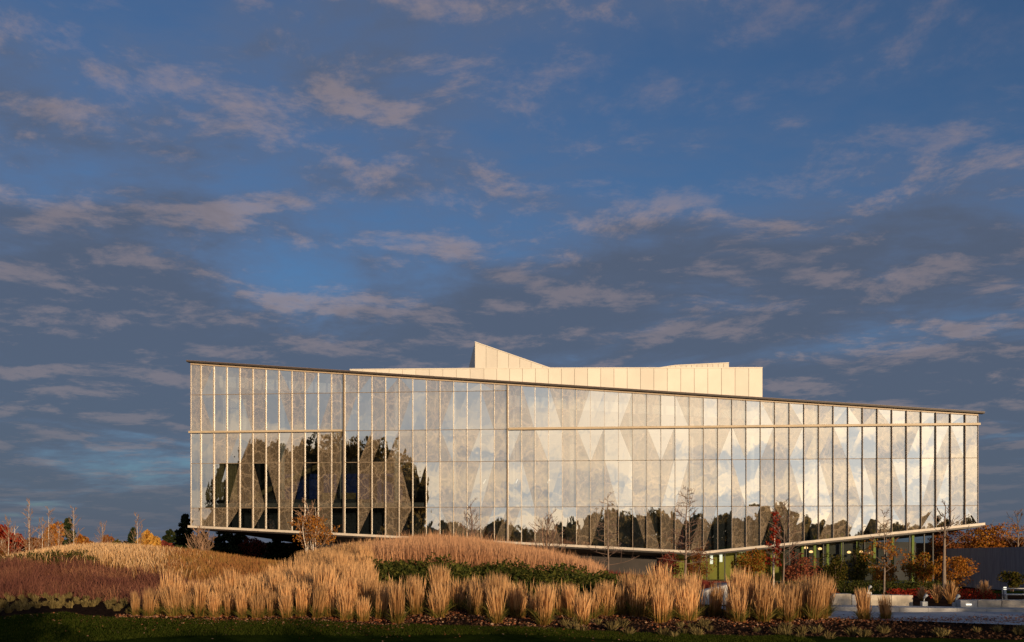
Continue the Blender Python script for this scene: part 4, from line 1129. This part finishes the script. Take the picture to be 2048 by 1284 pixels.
# ---- the trees behind the camera: they shade the lawn and stand mirrored in the glass
def belt(label, group, spots, mat, seed, n, size, wf):
    src = None
    for k, (x, y_, h) in enumerate(spots):
        if src is None or k % 3 == 0:
            t = leafy_tree(label, x, y_, h, h * wf, mat, seed + k, name='roadside_tree', group=group, n=n, size=size, trunk_h=0.10, r0=0.03 * h, lumps=18, lump_r=0.5)
            src = (t, h)
        else:
            t0, h0 = src
            t = thing('roadside_tree', label, 'tree', (x, y_, Tz(x, y_) - 0.1), 1.3 * k, group); t.scale = (h / h0,) * 3
            for ch in t0.children: share(ch.name.split('.')[0], ch, t)
rgb = np.random.default_rng(77)
sp = []
for k in range(12):
    x = -52 + 4.95 * k + float(rgb.uniform(-1.0, 1.0)); sp.append((x, -7 + float(rgb.uniform(-1.5, 1.5)), 4.7 + float(rgb.uniform(-0.4, 0.6))))
belt('leafy tree in the roadside belt behind the foreground lawn', 'roadside trees facing the building', sp, P['oak'], 801, 1500, 0.32, 1.15)
sp = [(6.2 + 2.6 * k, -5.5 + float(rgb.uniform(-0.4, 0.4)), 2.9 + float(rgb.uniform(-0.2, 0.25))) for k in range(4)]
belt('low bushy tree in the roadside belt behind the camera', 'low roadside trees', sp, P['oak'], 831, 1100, 0.26, 1.35)
sp = [(35 + 6 * k + float(rgb.uniform(-1.5, 1.5)), -8 + float(rgb.uniform(-3, 3)), 5.6 + 0.14 * k + float(rgb.uniform(-0.8, 1.0))) for k in range(11)]
belt('larger leafy tree in the belt facing the right garden', 'roadside trees facing the right garden', sp, P['oak'], 851, 1800, 0.4, 1.1)
def mirror(pxl, dist):            # where a tree stands that the facade mirrors at a photo column
    m = Vector(((pxl - 1024) * dist / FPX, dist, 0)); k = (m - Vector((XL, YL, 0))).dot(nd)
    return m - nd * 2 * k
sp = []
for pxl, dist, py in ((464, 262, 945), (498, 250, 894), (528, 246, 885), (560, 258, 884), (600, 248, 888), (640, 262, 886), (675, 250, 881), (712, 256, 884), (745, 250, 886), (774, 252, 892), (796, 250, 914), (500, 285, 890), (620, 290, 884), (720, 285, 884), (570, 236, 940), (680, 236, 940), (740, 238, 940), (800, 238, 950), (530, 232, 965), (630, 232, 960), (710, 232, 965), (816, 246, 980)):
    q = mirror(pxl, dist); sp.append((q.x, q.y, (HOR - py) * dist / FPX + 2.2))
belt('tall dense tree in the grove mirrored in the left half of the facade', 'grove mirrored in the glass', sp, P['oak'], 901, 6000, 1.3, 0.70)
# far wood all along behind the road: one continuous mass
n = 26000
pxs = rgb.uniform(150, 2500, n); ds = rgb.uniform(330, 380, n)
prof = 6.5 + 1.2 * np.sin(pxs * 0.021) + 1.4 * np.sin(pxs * 0.057 + 1) + np.where((pxs > 1140) & (pxs < 1600), 4.0, 0)
nn_ = np.array([nd.x, nd.y]); mx = (pxs - 1024) * ds / FPX; my = ds
kk = (mx - XL) * nn_[0] + (my - YL) * nn_[1]
wx = mx - 2 * kk * nn_[0]; wy = my - 2 * kk * nn_[1]
pts = np.stack([wx, wy, 1.0 + prof * rgb.uniform(0, 1, n) ** 0.75], 1)
tag(leaf_mesh('far_wood', P['oak'], pts, 2.6, rgb), 'far-off continuous wood behind the road', 'wood', kind='stuff')

# ---- seat walls, planter, lights, bench
def wall_piece(root, px0, px1, dpt0, dpt1, z0, z1, depth, mat, name='stone_block', jit=0.0):
    a, b = gx(px0, dpt0), gx(px1, dpt1)
    mb = MB(); rx, ry, rz = root.location
    mb.hexa([(a - rx, dpt0 - ry - jit, z0 - rz), (b - rx, dpt1 - ry - jit, z0 - rz), (b - rx, dpt1 + depth - ry, z0 - rz), (a - rx, dpt0 + depth - ry, z0 - rz),
             (a - rx, dpt0 - ry - jit, z1 - rz), (b - rx, dpt1 - ry - jit, z1 - rz), (b - rx, dpt1 + depth - ry, z1 - rz), (a - rx, dpt0 + depth - ry, z1 - rz)])
    o = mb.build(name, mat, root)
    bv = o.modifiers.new('edge', 'BEVEL'); bv.width = 0.015; bv.segments = 2
    return o
sw = thing('seat_wall', 'long low limestone seat wall behind the path with a slot light', 'wall', (gx(1660, 40.2), 40.2, 0.1))
for k, (a, b, zt) in enumerate(((1540, 1598, 0.64), (1599, 1650, 0.64), (1651, 1703, 0.63), (1741, 1782, 0.58), (1783, 1826, 0.57))):
    wall_piece(sw, a, b, 40.2, 40.1, -0.2, zt, 0.5, M['stone'], jit=0.01 * (k % 2))
wall_piece(sw, 1704, 1740, 40.1, 40.1, -0.2, 0.58, 0.5, M['concrete'], 'light_block')
p = at(1718, 1203, 40.06)
mb = MB(); rx, ry, rz = sw.location; mb.box(p.x - .07 - rx, p.x + .07 - rx, 40.05 - ry, 40.09 - ry, p.z - .03 - rz, p.z + .03 - rz); mb.build('slot_light', M['lamp_white'], sw)
sw2 = thing('seat_wall', 'short limestone seat wall at the right edge with a concrete light block', 'wall', (gx(1990, 38.4), 38.4, 0.1))
for k, (a, b) in enumerate(((1956, 2003), (2004, 2056), (2057, 2110))): wall_piece(sw2, a, b, 38.6, 38.4, -0.2, 0.47, 0.5, M['stone'], jit=0.012 * (k % 2))
wall_piece(sw2, 1921, 1955, 38.6, 38.6, -0.2, 0.46, 0.5, M['concrete'], 'light_block')
p = at(1938, 1209, 38.56)
mb = MB(); rx, ry, rz = sw2.location; mb.box(p.x - .10 - rx, p.x + .10 - rx, 38.55 - ry, 38.59 - ry, p.z - .03 - rz, p.z + .03 - rz); mb.build('slot_light', M['lamp_white'], sw2)
pl = thing('concrete_planter', 'pale concrete planter with a sloping top among the reed grass', 'planter', (gx(1440, 42), 42, Tz(gx(1440, 42), 42)))
rx, ry, rz = pl.location
q0, q1, q2 = at(1390, 1186, 41), at(1436, 1167, 44.5), at(1470, 1166, 42.5)
def prism(name, a, b, thick, zlow, mat):
    dr = Vector((b.x - a.x, b.y - a.y, 0)).normalized(); nn = Vector((-dr.y, dr.x, 0)) * thick
    mb = MB(); z0 = Vector((0, 0, 0))
    A, B = Vector((a.x, a.y, 0)), Vector((b.x, b.y, 0)); L = Vector((rx, ry, rz))
    up_ = lambda p, z: Vector((p.x, p.y, z)) - L
    mb.hexa([up_(A, zlow), up_(B, zlow), up_(B + nn, zlow), up_(A + nn, zlow), up_(A, a.z), up_(B, b.z), up_(B + nn, b.z), up_(A + nn, a.z)])
    o = mb.build(name, mat, pl); bv = o.modifiers.new('edge', 'BEVEL'); bv.width = 0.012; bv.segments = 2
prism('side_wall', q0, at(1468, 1166, 42.2), 0.3, -0.4, M['concrete'])
prism('back_wall', at(1428, 1165.5, 44.2), at(1471, 1165.5, 42.6), 0.28, -0.4, M['concrete'])
def flood(label, pxl, py_base, dpt, sc):
    b = at(pxl, py_base, dpt)
    t = thing('garden_floodlight', label, 'light', tuple(b), 0.2, 'garden floodlights'); t.scale = (sc,) * 3
    mb = MB(); mb.box(-.12, .12, -.08, .08, -0.15, .24); o = mb.build('base_box', M['metal_grey'], t); bv = o.modifiers.new('edge', 'BEVEL'); bv.width = .01
    mb = MB(); mb.tube([(0, 0, .24), (.01, 0, .34), (.05, 0, .40)], [.02, .02, .02], 6); mb.build('stem', M['metal_grey'], t)
    mb = MB(); mb.tube([(-.02, 0, .36), (.06, -.02, .45), (.11, -.03, .51)], [.03, .06, .075], 10); hd = mb.build('lamp_head', M['metal_grey'], t, True)
    mb = MB(); mb.tube([(.111, -.031, .512), (.118, -.033, .52)], [.055, .05], 10); mb.build('lens', M['white_metal'], hd)
flood('garden floodlight on a grey box behind the left seat wall', 1737, 1194, 41.5, 0.9)
flood('garden floodlight left one of two at the gap between the seat walls', 1848, 1215, 39.6, 1.0)
flood('garden floodlight right one of two beside the concrete light block', 1912, 1218, 39.0, 1.05)
b = at(2010, 1196, 47); t = thing('bollard_light', 'short bollard light with a pale lit cap near the bench', 'light', tuple(b))
mb = MB(); mb.tube([(0, 0, -.2), (0, 0, .40)], [.06, .06], 10); mb.build('post', M['metal_grey'], t, True)
mb = MB(); mb.tube([(0, 0, .40), (0, 0, .52)], [.065, .065], 10); mb.build('cap', M['lamp_white'], t, True)
b = at(2032, 1198, 46.5); t = thing('garden_bench', 'slim metal-framed bench at the right edge in front of the grey wall', 'bench', (b.x, b.y, b.z))
mb = MB(); mb.box(-.55, .55, -.2, .2, .20, .24); mb.build('seat', M['metal_grey'], t)
mb = MB(); mb.box(-.55, .55, .22, .25, .46, .50); mb.build('backrest', M['white_metal'], t)
for sx in (-.52, .52):
    mb = MB(); mb.tube([(sx, -.18, -.2), (sx, -.18, .24)], [.02, .02], 6); mb.build('leg', M['white_metal'], t)
    mb = MB(); mb.tube([(sx, .2, -.2), (sx, .25, .5)], [.02, .02], 6); mb.build('leg', M['white_metal'], t)
